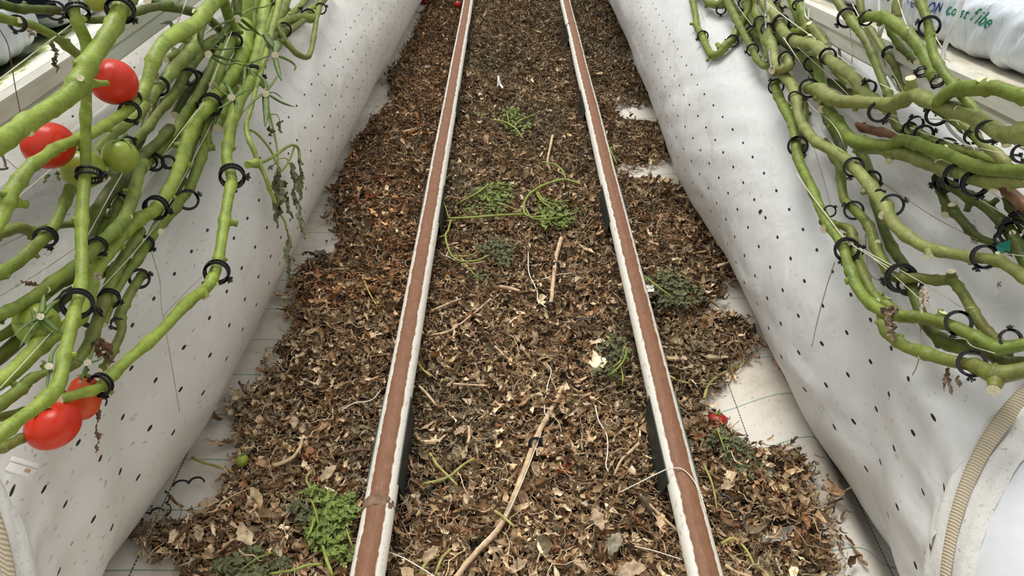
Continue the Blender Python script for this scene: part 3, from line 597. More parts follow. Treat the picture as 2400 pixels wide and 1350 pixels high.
 ('green', .11, 11, [(2140,-50,10),(2156,0,11),(2166,26,11),(2176,57,10),(2180,91,10),(2189,130,11),(2207,161,11),(2228,192,11),(2259,228,12),(2285,262,12),(2300,290,12)], 'green tomato stem falling in front of the printed bag through a clip'),
 ('green', .07, 13, [(2022,50,5),(2030,40,11),(2057,39,13),(2080,44,14),(2104,62,14),(2130,82,13),(2153,109,13),(2169,137,13),(2181,166,12),(2189,187,11)], 'mid-green tomato stem with one pale cut scar beside the falling stem'),
 ('dark', .03, 12, [(2080,55,8),(2091,72,11),(2104,92,12),(2119,112,12),(2136,130,11),(2150,145,9)], 'dark stem end under the scarred stem by the printed bag'),
 ('olive', .09, 9, [(1940,-50,9),(1963,0,10),(1976,23,10),(1992,44,11),(2004,60,11),(2018,78,9),(2034,104,9),(2049,138,9),(2063,176,9),(2080,215,10),(2088,238,9)], 'slender olive stem falling past the wire hook through a clip'),
 ('olive', .02, 11, [(2096,-40,11),(2100,0,11),(2102,45,11)], 'dark olive stem standing upright before the printed bag'),
 ('olive', .03, 9, [(2008,-40,9),(2015,0,9),(2020,36,8)], 'short stem behind the slender one near the top right'),
 ('olive', .025, 10, [(2035,66,9),(2052,90,10),(2072,122,9),(2094,150,8),(2106,185,8),(2118,218,7)], 'thin dark stem behind the hose under the printed bag'),
 ('green', .05, 11, [(1868,132,10),(1888,133,11),(1903,140,12),(1917,158,12),(1921,184,12),(1928,205,12)], 'short curved green stem held by a clip at the centre of the right bundle'),
 ('pale', .11, 13, [(1842,128,10),(1846,140,11),(1848,156,11),(1834,162,10),(1822,163,10)], 'pale knobbly stem fork under a clip in the upper right bundle'),
 ('green', .095, 12, [(1935,250,9),(1946,262,13),(1963,287,14),(1985,316,14),(2008,331,13),(2040,337,13),(2080,341,12),(2100,333,14),(2120,329,14),(2154,339,14),(2193,352,14),(2231,367,14),(2270,383,14),(2309,396,15),(2361,401,15),(2440,403,15)], 'smooth green tomato stem in a long curve to the right edge'),
 ('pale', .08, 15, [(1925,235,8),(1945,278,10),(1975,318,10),(2020,345,12),(2060,348,14),(2089,354,16),(2141,367,17),(2180,383,18),(2211,395,17),(2257,406,16),(2296,422,17),(2335,424,18),(2361,419,19),(2440,424,20)], 'greyish thick tomato stem directly under the smooth curved one'),
 ('dark', .04, 12, [(2195,415,12),(2212,428,12),(2237,440,13),(2270,461,13),(2309,483,13),(2335,507,13),(2361,535,14),(2382,572,14),(2400,611,14),(2430,670,14)], 'dark tomato stem slanting to the right edge under the thick pair'),
 ('dark', .03, 10, [(2196,425,10),(2206,450,10),(2216,475,11),(2231,492,11),(2252,513,11),(2276,541,11),(2299,559,9),(2335,572,9),(2380,596,9)], 'narrow dark stem with a cut stub, lying on the white film at right'),
 ('brown', .035, 13, [(2340,428,10),(2361,445,13),(2385,468,15),(2420,500,15)], 'reddish-brown dead stem at the right edge'),
 ('brown', .06, 10, [(2008,290,5),(2020,299,9),(2050,307,10),(2080,313,10),(2108,322,8)], 'reddish-brown dead stem in the middle of the right bundle'),
 ('dark', .02, 13, [(2355,450,8),(2368,478,13),(2386,507,14),(2410,540,14)], 'dark green stem under the dead brown one at the right edge'),
 ('pale', .085, 12, [(2300,336,10),(2312,344,12),(2335,360,13),(2355,382,12),(2362,398,9)], 'short pale stem joining the thick pair near the right edge'),
 ('olive', .05, 11, [(2130,296,9),(2165,318,10),(2218,344,11),(2283,362,11),(2348,384,11),(2380,398,10)], 'olive stem half hidden above the smooth curved one'),
 ('dark', .02, 12, [(1930,262,8),(1945,290,11),(1962,320,12),(1971,345,12),(1972,372,11)], 'dark stem dropping vertically in the middle of the right bundle'),
 ('olive', .025, 13, [(2014,340,10),(2022,365,12),(2032,392,13),(2042,425,13),(2054,452,12)], 'olive stem dropping to the ring clip under the long curves'),
 ('green', .035, 11, [(1868,-10,9),(1874,10,11),(1882,35,11),(1888,60,11),(1896,85,10)], 'green stem with a cut end by the wire at the top of the right bundle'),
 ('olive', .045, 10, [(1840,80,9),(1862,76,10),(1895,70,11),(1905,66,10),(1920,88,11),(1938,112,11)], 'bent green stem with a white cut corner near the gutter'),
 ('dark', .03, 11, [(1820,10,10),(1828,22,12),(1834,45,12),(1850,62,11),(1875,70,10)], 'dark stem end seen through a clip at the top of the right bundle'),
 ('olive', .03, 9, [(1620,-40,7),(1650,-8,8),(1665,8,9),(1685,11,9),(1700,4,9),(1715,-20,9)], 'olive stem bent along the very top edge above the right duct'),
 ('green', .05, 11, [(1745,-60,10),(1772,-10,11),(1775,30,11),(1786,70,11),(1796,110,9),(1800,140,9)], 'green stem along the inner side of the upper right bundle'),
 ('dark', .02, 10, [(1760,75,8),(1778,88,10),(1795,105,10),(1808,130,10),(1812,160,9),(1850,175,9)], 'dark stem tangled under three clips at the upper right'),
 ('olive', .035, 11, [(1864,212,9),(1868,235,11),(1868,262,12),(1878,292,10),(1886,330,9)], 'dark-sided stem below the pale stem joint'),
 ('dark', .02, 9, [(1886,232,8),(1886,262,9),(1884,292,9),(1883,330,8),(1878,372,7)], 'shaded stem hanging behind the pale joint'),
 ('olive', .04, 12, [(2176,240,10),(2210,262,12),(2250,290,13),(2285,318,12),(2300,338,10)], 'olive stem under the level thick stem at right'),
 ('olive', .035, 10, [(2090,258,7),(2096,285,10),(2112,305,10),(2140,318,9)], 'small olive stem under the forked knob'),
]
stem_recs = []
def place_pts(lift, pts):
    Q = spline(pts, 6); out = []; rad = []
    for q in Q:
        p = over(q[0], q[1], lift+.012); out.append(p); rad.append(q[2]*depth(p)/F)
    return Q, out, rad
STUBS = [(183,180,8,.4,.2,1),(150,352,6,.2,.3,1),(240,196,9,1,-.1,0),(302,506,6,.6,.4,1),(108,676,7,.3,.4,1),(480,700,9,1,-.3,1),(556,206,7,.5,-.2,1),(575,390,10,.9,-.7,0),(544,522,9,1,.2,0),(362,135,7,-1,-.1,0),
 (10,452,9,-1,0,0),(48,480,12,1,0,0),(150,512,9,-1,0,0),(225,655,8,.6,.5,1),(262,672,6,.5,.4,1),(420,338,8,-1,.1,0),(478,335,11,1,-.2,0),(390,312,8,-1,-.3,0),(106,856,7,-1,-.1,0),(235,872,7,-.3,-.6,1),(255,918,7,.8,.4,0),(85,808,8,.1,.6,1),
 (495,348,9,1,-.2,0),(540,184,7,0,.5,1),(370,540,8,.7,.2,1),(384,516,6,-.3,.7,1),(660,95,7,-.4,.8,0),(625,200,6,-.8,.8,0),(206,240,6,.1,.5,1),(40,50,7,.4,-.2,1),(450,135,8,.9,0,1),
 (1862,354,6,-.2,.4,1),(1934,535,9,-.5,.6,1),(1984,662,8,-.9,-.2,1),(2074,706,8,.5,-.8,1),(2152,822,9,.2,.4,1),(2330,905,14,-.1,1,1),(2211,738,9,.0,-1,1),(2233,645,10,-.1,-1,1),(2072,505,9,-.9,.1,1),(2180,597,9,-.4,.8,1),(2337,598,8,.5,-.5,1),
 (1818,162,9,-.7,.1,1),(1860,270,6,.9,-.1,1),(1852,220,6,0,.7,0),(1932,245,10,-.5,.5,1),(1911,95,8,.3,-.7,1),(1925,135,6,-.7,.1,1),(2116,74,8,0,.2,1),(2135,190,11,-.1,-1,1),(2088,272,8,0,1,1),(2245,253,9,.1,.2,1),(2305,188,9,-.7,-.3,1),(2318,193,8,.2,-.3,1),
 (2356,336,10,.2,.4,1),(2101,346,6,0,.3,1),(2199,381,9,.1,-.2,1),(2299,397,8,.3,-.2,1),(2327,441,9,0,.7,1),(2082,372,8,.2,.7,1),(2219,492,11,-.4,1,1),(2238,490,9,-.2,-.8,1),(2266,483,9,0,.9,0),(2326,474,8,.7,-.4,0),(2368,553,7,.1,-.3,1),(1869,6,6,-.5,-.4,1),(1832,10,6,.3,0,1),(1897,62,6,-.2,-.6,1),
 (1970,367,6,-.3,.3,1),(2090,570,9,.3,1,0),(2062,566,6,-1,.2,1),(2205,730,6,0,-.9,1),(2362,868,9,.1,.6,1),(1848,240,7,.6,.3,1),(2100,355,7,.1,-.2,1),(1994,312,9,0,.3,0),(1710,95,6,.5,.9,1),(1681,112,6,0,-1,0),(1660,136,4,-.3,.8,0),(1650,82,5,.3,-.7,0),(1625,56,4,-.9,0,0)]
seg = []
for tone, lift, _r0, pts, desc in VL:
    Q, P3, rad = place_pts(lift, [p for p in pts]); seg.append((Q, P3, rad))
def nearest_stem(x, y):
    best = None
    for si, (Q, P3, rad) in enumerate(seg):
        for k, q in enumerate(Q):
            d = math.hypot(q[0]-x, q[1]-y)-q[2]*.6
            d = max(d, 0)+depth(P3[k])*14
            if best is None or d < best[0]: best = (d, si, k)
    return best[1], best[2]
stub_of = {}
for st_ in STUBS:
    si, k = nearest_stem(st_[0], st_[1]); stub_of.setdefault(si, []).append((k, st_))
stem_root = []
for si, (tone, lift, _r0, pts, desc) in enumerate(VL):
    Q, P3, rad = seg[si]; n = len(P3)
    # nodes: swellings every few spans and slight zigzag
    rr_ = list(rad); rnd = random.Random(si*13+5); k = rnd.randint(2, 7); nodes = []
    while k < n-3:
        for d_ in (-1, 0, 1): rr_[k+d_] *= (1.10, 1.22, 1.08)[d_+1]
        nodes.append(k); k += rnd.randint(8, 15)
    root = empty('tomato_vine', P3[n//2]); tag(root, desc, 'vine', ('vines of the left row' if pts[0][0] < 1200 else 'vines of the right row'))
    stem_root.append(root)
    mb = MB(); mb.tube(P3, rr_, 12, 0, capm=1, bump=.10, seed=si, ridge=.07)
    mb.build('stalk', [M[tone], M['cut']], root)
    done = []
    for (k, (x, y, r, dx, dy, cream)) in stub_of.get(si, []):
        c = P3[k]; dd = depth(c); R_ = r*dd/F*(1.15 if cream else .95)
        tgt = over(x, y, lift+.012)
        dirv = (_r*dx-_u*dy); toward = (CP-c).normalized(); out = (dirv+toward*(.55 if cream else .15)).normalized()
        base = c+(tgt-c)*.4+out*rr_[k]*.35
        tip = tgt + out*(rr_[k]*.45 if cream else rr_[k]*.9) + toward*rr_[k]*(.55 if cream else .2)
        if (tip-base).length < R_*.8: tip = base+out*R_*1.3
        mb = MB(); mid = base.lerp(tip, .55); e = tip+(tip-mid).normalized()*.0006
        mb.tube([base-(mid-base)*.3, base, mid, tip], [R_*1.25, R_*1.2, R_*.86, R_*.92], 10, 0, capm=1, bump=.12, seed=si+k)
        mb.build('cut_stub', [M[tone], M['cut' if cream else tone]], root); done.append(k)
    for k in nodes:   # little scars and bumps
        if all(abs(k-j) > 5 for j in done) and rnd.random() < .55 and rad[k]*F/depth(P3[k]) > 7:
            t = (P3[k+1]-P3[k-1]).normalized(); side_ = t.cross((CP-P3[k]).normalized()).normalized()*rnd.choice((-1, 1)); out = (side_+t*rnd.uniform(-.6, .6)+(CP-P3[k]).normalized()*rnd.uniform(-.1, .5)).normalized()
            mb = MB(); a = P3[k]+out*rad[k]*.5; b = P3[k]+out*rad[k]*rnd.uniform(1.35, 1.8); R_ = rad[k]*rnd.uniform(.36, .55)
            mb.tube([a, a.lerp(b, .6), b], [R_*1.35, R_, R_*.8], 8, 0, capm=1, bump=.2, seed=k)
            mb.build('cut_stub', [M[tone], M['cut' if rnd.random() < .5 else tone]], root)
# ------------------------------------------------------------ clips
def clip_meshes():
    mb = MB(); N = 40; w_ = .30
    def ring_(y0, y1, r0, r1, a0=0, a1=2*PI, full=True):
        vs = []; nn = N
        for k in range(nn):
            a = a0+(a1-a0)*k/nn
            for (r, y) in ((r0, y0), (r1, y0), (r1, y1), (r0, y1)): vs.append((math.cos(a)*r, math.sin(a)*r, y))
        fs = []
        for k in range(nn if full else nn-1):
            b, c = k*4, ((k+1) % nn)*4
            for q in range(4): fs.append((b+q, c+q, c+(q+1) % 4, b+(q+1) % 4))
        mb.add(vs, fs)
    ring_(-w_, -w_+.13, .80, 1.03); ring_(w_-.13, w_, .80, 1.03)
    for k in range(22):
        a = 2*PI*k/22; rt = Matrix.Rotation(a, 3, 'Z')
        mb.box(rt @ V((.92, 0, 0)), (.10, .075, 2*w_-.1), 0, rt)
    for a0, a1 in ((-.4, .3), (2.65, 3.45)):   # solid hinge areas
        vs = []; M_ = 8
        for k in range(M_+1):
            a = a0+(a1-a0)*k/M_
            for (r, y) in ((.83, -w_), (1.03, -w_), (1.03, w_), (.83, w_)): vs.append((math.cos(a)*r, math.sin(a)*r, y))
        mb.add(vs, [(k*4+q, k*4+4+q, k*4+4+(q+1) % 4, k*4+(q+1) % 4) for k in range(M_) for q in range(4)])
    band = mb.mesh('ring_band', M['black'], smooth=False)
    mb = MB(); mb.box((1.13, 0, 0), (.26, .34, .5), 0, None, .75); mb.box((1.2, .22, .05), (.16, .22, .22), 0, Matrix.Rotation(.5, 3, 'Z')); mb.box((1.2, -.2, -.05), (.2, .1, .3), 0, Matrix.Rotation(-.6, 3, 'Z'))
    mb.box((1.32, .05, .12), (.22, .08, .1), 0, Matrix.Rotation(.3, 3, 'Z')); mb.box((1.28, -.1, -.16), (.24, .08, .1), 0, Matrix.Rotation(-.4, 3, 'Z'))
    return band, mb.mesh('latch', M['black'], smooth=False)
BAND, LATCH = clip_meshes()
# (x, y, radius px, how much the ring faces the camera 0..1, latch angle deg in image)
CLIPS = [(282,22,32,.35,-60),(182,28,26,.45,175),(130,25,22,.6,-70),(41,55,19,.3,-110),(209,410,29,.06,-20),(107,556,25,.35,-80),(228,577,22,.35,-60),(181,712,35,.55,-30),(327,653,23,.7,20),(366,487,28,.3,-20),(441,468,24,.8,25),
 (544,413,29,.5,-15),(544,413.5,29,.5,180),(508,638,29,.5,-40),(235,902,28,.1,-80),(304,262,24,.4,-70),(494,245,26,.35,180),(594,175,22,.3,-20),(373,202,22,.5,100),(458,185,20,.5,120),(362,380,21,.5,-30),(275,473,23,.6,-100),(340,572,20,.5,-40),
 (352,380,16,.5,200),(255,700,24,.4,-30),(213,742,26,.5,-60),(276,758,16,.5,200),(666,70,17,.8,180),(724,36,15,.6,150),(752,20,13,.7,20),(442,180,20,.6,200),(550,95,18,.4,160),(700,30,12,.6,60),(313,230,18,.5,200),(300,336,17,.5,30),
 (395,380,16,.4,-30),(640,20,14,.5,100),
 (1647,85,13,.8,210),(1717,96,14,.8,180),(1764,117,14,.7,200),(1781,52,14,.85,30),(1763,77,17,.8,-60),(1797,68,14,.6,100),(1842,138,18,.6,-40),(1830,55,20,.55,-30),(1830,15,19,.8,-40),(1901,150,17,.6,-20),(1940,132,19,.6,-25),(1819,203,18,.85,130),
 (1896,207,22,.75,-110),(1862,228,14,.8,0),(1870,342,23,.85,-60),(2001,392,23,.9,-110),(2044,420,20,.6,-30),(2091,481,26,.95,20),(1945,495,14,.8,40),(2001,493,22,.9,150),(1985,585,28,.7,-110),(2006,588,17,.7,30),(2112,652,34,.6,-170),(2132,665,28,.5,-30),
 (2246,757,29,.85,-110),(2278,852,31,.85,-95),(2368,795,24,.8,90),(2325,823,14,.4,-90),(2307,602,28,.65,-120),(2060,262,24,.5,-60),(2216,350,27,.8,160),(2244,412,29,.6,-150),(2286,430,30,.4,-70),(2215,425,26,.35,200),(2316,308,26,.7,-60),(2195,270,24,.6,150),
 (2178,62,24,.85,160),(1985,42,22,.75,-140),(2030,44,16,.5,70),(2085,125,17,.3,60),(2161,168,15,.25,180),(2197,190,16,.4,-100),(2146,290,18,.5,120),(2165,315,22,.6,20),(2279,320,18,.55,100),(2374,545,30,.6,120),(2388,520,26,.5,60),(2352,560,20,.5,-130),
 (2132,302,16,.5,200),(1869,12,12,.5,60),(1745,8,15,.6,120),(1690,22,12,.7,-90),(1858,92,14,.5,-40),(1875,85,13,.6,20),(1815,92,14,.5,-60),(2035,205,18,.5,120),(2378,380,18,.4,60),(2395,360,22,.5,0),(2060,455,12,.5,30)]
CLIPS = [c for c in CLIPS if c[0] != 544 or c[1] == 413]
clip_recs = []
for ci, (x, y, r, face, la) in enumerate(CLIPS):
    si, k = nearest_stem(x, y); Q, P3, rad = seg[si]
    t = (P3[min(k+1, len(P3)-1)]-P3[max(k-1, 0)]).normalized(); c0 = P3[k]
    d = ray(x, y); c = CP+d*(c0-CP).length/d.length*1.0; tw = (CP-c).normalized()
    if t.dot(tw) < 0: t = -t
    nrm = (t*(1-face)+tw*face).normalized(); R_ = r*depth(c)/F
    a = math.radians(la); ex = (_r*math.cos(a)+_u*math.sin(a)); ex = (ex-nrm*ex.dot(nrm)).normalized(); ey = nrm.cross(ex)
    mt = Matrix((ex, ey, nrm)).transposed().to_4x4()*1.0
    b = put('vine_clip', BAND); b.matrix_world = Matrix.Translation(c) @ mt @ Matrix.Scale(R_, 4)
    l_ = bpy.data.objects.new('latch', LATCH); COL.objects.link(l_); l_.parent = b
    clip_recs.append((si, y, x, b))
by = {}
for r_ in clip_recs: by.setdefault(r_[0], []).append(r_)
ORD = ['first', 'second', 'third', 'fourth', 'fifth', 'sixth', 'seventh', 'eighth', 'ninth', 'tenth']
MAXW = [8]
def shortd(d_):
    w_ = d_.replace('tomato stem', 'stem').split()
    while len(w_) > MAXW[0]: w_ = w_[:MAXW[0]]
    while w_[-1] in ('the', 'a', 'of', 'in', 'and', 'at', 'to', 'by', 'over', 'under', 'with', 'right', 'its', 'between', 'behind', 'from', 'all', 'directly', 'on', 'beside', 'down', 'for', 'right-hand'): w_ = w_[:-1]
    return ' '.join(w_)
for si, rs in by.items():
    rs.sort(key=lambda q: q[1]); d_ = shortd(VL[si][4])
    for j, q in enumerate(rs):
        lead = 'black plastic clip' if len(rs) == 1 else f'{ORD[j]} black clip from the top'
        tag(q[3], f'{lead} on the {d_}', 'plant clip', 'black plant clips')
# ------------------------------------------------------------ twines and hoses: (points, radius px, kind, description)
TW = [([(262,-12),(150,70),(0,185),(-30,205)],2.6,'twine','thick cream twine crossing the upper left corner'),
 ([(439,-5),(424,35),(405,75)],2,'twine','short cream twine behind the light green stem at the upper left'),
 ([(520,-8),(497,40),(484,70)],2,'twine','cream twine entering the frame beside the cut flower stalk'),
 ([(543,74),(520,130),(497,190),(476,240)],1.9,'twine','cream twine running down to the clip of the middle left stem'),
 ([(478,240),(430,300),(380,367),(335,438),(320,466)],1.7,'twine','cream twine leaving the middle left clip toward the lower left'),
 ([(500,281),(470,340),(439,400),(390,488),(350,543)],1.7,'twine','cream twine along the right side of the left bundle'),
 ([(300,250),(250,300),(178,350),(90,422),(0,498)],2,'twine','cream twine crossing above the short-cut stem'),
 ([(287,406),(245,480),(207,551)],2,'twine','bright cream twine below the small unripe tomato'),
 ([(400,350),(358,410),(320,468)],1.6,'twine','cream twine between two clips right of the small unripe tomato'),
 ([(392,495),(320,585),(234,679)],1.9,'twine','cream twine slanting below the big ladder clip'),
 ([(178,581),(90,640),(0,694)],1.2,'raffia','thin thread lying on the film at the far left'),
 ([(0,578),(45,556),(92,532)],1.6,'raffia','brown thread tied to the left-hand clip'),
 ([(151,744),(70,835),(0,910)],2,'twine','cream twine beside the unripe tomato at lower left'),
 ([(355,590),(375,660),(378,715),(400,840),(421,967)],1.4,'raffia','brown thread dangling straight down on the left duct'),
 ([(474,648),(430,690),(383,740)],1.1,'raffia','fine thread from the lowest clip of the lone hanging stem'),
 ([(603,193),(590,290),(578,380)],1.1,'twine','fine white thread beside the side shoot'),
 ([(588,350),(570,430),(548,505)],1,'twine','fine white thread falling past the double clip'),
 ([(190,14),(192,90),(193,150)],1.6,'twine','white thread on the upright far left stem'),
 ([(13,372),(40,395),(55,405)],2,'twine','cream cord end hanging from the left gutter'),
 ([(0,70),(20,110),(35,200),(50,275)],1.8,'dark','dark dead tendril hanging across the left gutter'),
 ([(1794,5),(1860,55),(1930,105),(2003,160)],2,'twine','cream twine running along the top of the right bundle'),
 ([(1836,88),(1870,138),(1908,192)],2.2,'twine','cream twine crossing the centre clip of the right bundle'),
 ([(1719,-4),(1740,30),(1763,60)],1.4,'twine','cream twine between the looping stem and the first clips'),
 ([(1641,18),(1652,50),(1660,78)],1.2,'twine','fine thread above the lowest hanging loop'),
 ([(1870,111),(1930,165),(1989,223)],1.4,'twine','thin twine under the pale crossing stem'),
 ([(1883,226),(1911,259),(1940,278),(1965,310),(1983,352),(1988,354)],1.4,'twine','thin twine curving below the thick pale stem'),
 ([(1998,10),(2032,75),(2065,127),(2095,175),(2119,220)],2,'twine','cream twine following the slender olive stem'),
 ([(2103,-5),(2116,35),(2128,68)],2.2,'twine','cream twine in front of the green print'),
 ([(2192,86),(2225,140),(2257,192),(2285,240),(2308,278)],1.9,'twine','cream twine slanting down across the right gutter'),
 ([(2215,-5),(2205,40),(2192,86)],1.8,'twine','cream twine to the clip before the printed bag'),
 ([(2259,-8),(2238,55),(2224,85),(2213,115),(2209,152)],6,'hose','white drip hose hanging over the printed bag'),
 ([(2060,-8),(2060,40),(2060,86)],3.5,'hose','white hose hanging straight beside the printed bag'),
 ([(2092,-8),(2078,35),(2062,86)],4,'hose','white hose leaning against the straight one'),
 ([(2065,126),(2078,165),(2092,190),(2106,213)],3.5,'hose','short white hose behind the slender olive stem'),
 ([(2216,286),(2228,305),(2245,322),(2272,342),(2300,352)],4,'hose','curved white hose under the level thick stem'),
 ([(1884,-8),(1886,30),(1895,45),(1915,57),(1938,58)],2,'hose','thin white tube looping at the gutter end'),
 ([(1900,-8),(1896,20),(1895,50)],1.4,'twine','thin cord hanging at the gutter end'),
 ([(1991,60),(1996,100),(1997,148)],1.8,'twine','pale cord hanging inside the clip by the wire hook'),
 ([(1992,250),(2060,266),(2130,275),(2260,284),(2405,298)],1.7,'twine','cream twine stretched level across the thick pale stem'),
 ([(1990,252),(2050,283),(2109,316)],1.3,'twine','thin twine over the reddish stem in the bundle'),
 ([(2262,255),(2330,258),(2405,260)],1.2,'twine','fine level thread under the arching stem'),
 ([(2241,283),(2262,315),(2285,352)],1.8,'twine','cream twine beside the curved white hose'),
 ([(2067,267),(2130,298),(2194,321),(2300,348),(2405,373)],1.6,'twine','long cream twine slanting across to the right edge'),
 ([(2003,166),(2060,195),(2115,221)],1.7,'twine','cream twine ending at the forked knob'),
 ([(1867,406),(1900,455),(1940,508),(1985,564),(2040,600),(2100,636)],1.8,'twine','cream twine lying on the outermost right stem'),
 ([(1986,566),(2090,622),(2170,668),(2252,720)],1.8,'twine','cream twine from the double clip to the elbowed stem'),
 ([(2000,575),(2055,612),(2120,668),(2184,728)],1.5,'twine','cream twine just below and beside the double clip'),
 ([(2056,420),(2130,470),(2200,515),(2291,562)],1.2,'raffia','thin grey thread across the open white film at right'),
 ([(2250,443),(2300,470),(2350,500),(2405,535)],1.5,'twine','thread along the dark slanting stem'),
 ([(2326,452),(2362,478),(2405,520)],1.4,'raffia','brownish thread at the right edge under the thick pair'),
 ([(2267,722),(2330,717),(2405,711)],1.4,'twine','cream thread running level right from the big open clip'),
 ([(1956,615),(1935,680),(1915,755),(1903,812)],2.0,'raffia','strand of brown raffia hanging on the right duct'),
 ([(2028,550),(2031,600),(2036,635),(2055,655),(2086,661)],1.6,'raffia','grey thread sagging into the elbowed stem clip'),
 ([(2238,793),(2262,795),(2280,812),(2332,828)],1.7,'twine','cream thread from the big open clip to the lower stems'),
 ([(2350,593),(2375,597),(2405,601)],2,'twine','cream thread tied through the green tag'),
 ([(1908,347),(1928,410),(1947,483)],1,'raffia','hair-thin thread hanging to the half-hidden clip'),
 ([(2158,762),(2157,800),(2155,831),(2148,860),(2138,880)],2.0,'raffia','dead flower stalk hanging below the outermost right stem'),
 ([(1978,354),(1950,335),(1925,300),(1940,280)],1.2,'twine','small loose twine loop inside the right bundle')]
for pts, r, kd, desc in TW:
    Q = spline(pts, 5); P3 = []
    for q in Q:
        p = over(q[0], q[1], .03); best = None
        P3.append(p)
    # lie just in front of whatever stems it crosses
    lifts = []
    for q in Q:
        m_ = .018
        for si, (QQ, PP, rad) in enumerate(seg):
            for kk in range(0, len(QQ), 2):
                if abs(QQ[kk][0]-q[0])+abs(QQ[kk][1]-q[1]) < QQ[kk][2]*1.3 and VL[si][1] < .10: m_ = max(m_, VL[si][1]+.014+rad[kk]*1.05)
        lifts.append(m_)
    lf = [max(lifts[max(0, i-3):i+4]) for i in range(len(lifts))]; lf = [sum(lf[max(0, i-3):i+4])/len(lf[max(0, i-3):i+4]) for i in range(len(lf))]
    if kd in ('raffia', 'hose') or 'film' in desc: lf = [min(v_, .06) for v_ in lf]
    P3 = [over(q[0], q[1], l_) for q, l_ in zip(Q, lf)]
    mb = MB(); rr_ = [r*.62*depth(p)/F for p in P3] if kd != 'hose' else [r*.9*depth(p)/F for p in P3]
    mb.tube(P3, rr_, 6, 0, bump=.0 if kd == 'hose' else .25)
    nm = {'twine': 'twine', 'raffia': 'dry_thread', 'hose': 'drip_hose', 'dark': 'dead_tendril'}[kd]
    o = mb.build(nm, M['brownstick' if kd == 'dark' else kd], loc=P3[len(P3)//2]); tag(o, desc, {'twine': 'twine', 'raffia': 'thread', 'hose': 'hose', 'dark': 'tendril'}[kd])
# wire hooks
def wire(pxs, r, lift, desc):
    Q = spline(pxs, 5); P3 = [over(q[0], q[1], lift) for q in Q]; mb = MB(); mb.tube(P3, [r*depth(p)/F for p in P3], 8)
    o = mb.build('wire_hook', M['steel'], loc=P3[0]); tag(o, desc, 'wire hook', 'bent steel wire hooks on the gutters')
wire([(1988,40),(1976,38),(1968,60),(1964,80),(1966,110),(1972,150)], 3, .02, 'steel wire hook hanging straight down from the right gutter')
wire([(1990,46),(1978,50),(1974,66),(1974,85),(1982,94),(1990,97)], 2.6, .02, 'short steel wire hook curling under the right gutter')
wire([(1793,-10),(1794,30),(1795,70)], 2.4, .13, 'straight steel wire in the upper right bundle')
wire([(1780,-8),(1776,12),(1782,28),(1796,40)], 2.6, .14, 'curled steel wire end in the upper right bundle')
wire([(1802,118),(1805,140),(1808,160)], 2.6, .14, 'steel wire stub below the small knot in the right bundle')
wire([(378,55),(395,50),(404,58),(406,90),(404,125)], 2.8, .02, 'steel wire hook on the left gutter beside the light green stem')
wire([(386,54),(398,56),(402,66),(402,80)], 2.4, .02, 'small inner bend of steel wire on the left gutter')
wire([(-8,340),(4,362),(12,382),(10,396),(-6,396)], 3, .04, 'grey steel wire hook at the extreme left edge')
# ------------------------------------------------------------ tomatoes
def tomato(x, y, rx, ry, mat, lift, desc, calyx=None, z=None, ang=0):
    c = over(x, y, lift) if z is None else ground(x, y, z)
    R_ = rx*depth(c)/F; R2 = ry*depth(c)/F
    root = empty('tomato', c); tag(root, desc, 'tomato')
    up = (_u*.8+V((0, 0, .4))).normalized() if calyx is None or calyx[0] == 'up' else (CP-c).normalized()
    if ang: up = Matrix.Rotation(math.radians(ang), 3, (CP-c).normalized()) @ up
    ex = up.cross((CP-c).normalized() if abs(up.dot((CP-c).normalized())) < .9 else _r).normalized(); ey = up.cross(ex)
    mb = MB(); nu, nv = 40, 26; vs = []
    for j in range(nv+1):
        ph = PI*j/nv
        for i in range(nu):
            th = 2*PI*i/nu; lob = 1+.018*math.cos(5*th)*math.sin(ph); rr_ = math.sin(ph)*lob
            h = math.cos(ph)*(R2/R_ if R_ else 1); dip = -.10*math.exp(-(ph/.35)**2) ; q = ex*math.cos(th)*rr_+ey*math.sin(th)*rr_+up*(h+dip)
            vs.append(c+q*R_)
    mb.add(vs, [(j*nu+i, (j+1)*nu+i, (j+1)*nu+(i+1) % nu, j*nu+(i+1) % nu) for j in range(nv) for i in range(nu)])
    mb.build('fruit', M[mat], root)
    mb = MB(); top = c+up*(R2*.93)
    for k in range(5):
        a = 2*PI*k/5+.3; dr = ex*math.cos(a)+ey*math.sin(a); pp = []
        for q in range(7):
            t = q/6*(.95 if calyx else .55); ph = t*1.0; pp.append(c+(dr*math.sin(ph)*R_*1.03+up*math.cos(ph)*R2*1.0)+up*R2*.03*(1 if q < 5 else 2.5))
        mb.tube(pp, [R_*.10, R_*.12, R_*.11, R_*.09, R_*.07, R_*.05, R_*.02], 6, flat=.35)
    mb.build('calyx', M['calyx'], root)
    mb = MB(); mb.tube([top-up*R_*.1, top+up*R_*.25, top+up*R_*.5+ex*R_*.15], [R_*.08, R_*.07, R_*.1], 8); mb.build('pedicel', M['calyx'], root)
    return root
tomato(266, 193, 52, 54, 'red', .10, 'ripe red tomato highest on the left, right of the thickest stem', ang=70)
tomato(113, 341, 58, 54, 'red', .09, 'ripe red tomato half hidden behind two stems at the left edge', ang=20)
tomato(192, 396, 49, 46, 'unripe', .10, 'unripe green tomato behind the upright stem and ladder clip')
tomato(281, 366, 40, 39, 'unripe', .14, 'small round unripe green tomato hanging right of the upright stem', ('up',), ang=-15)
tomato(86, 759, 49, 46, 'unripe', .09, 'unripe green tomato with its leafy crown facing out, lower left', ('cam',))
tomato(124, 998, 62, 52, 'red', .08, 'lowest ripe red tomato under the stem fork', ang=25)
tomato(196, 932, 38, 54, 'orange', .07, 'orange-red tomato behind the lowest one', ang=-10)
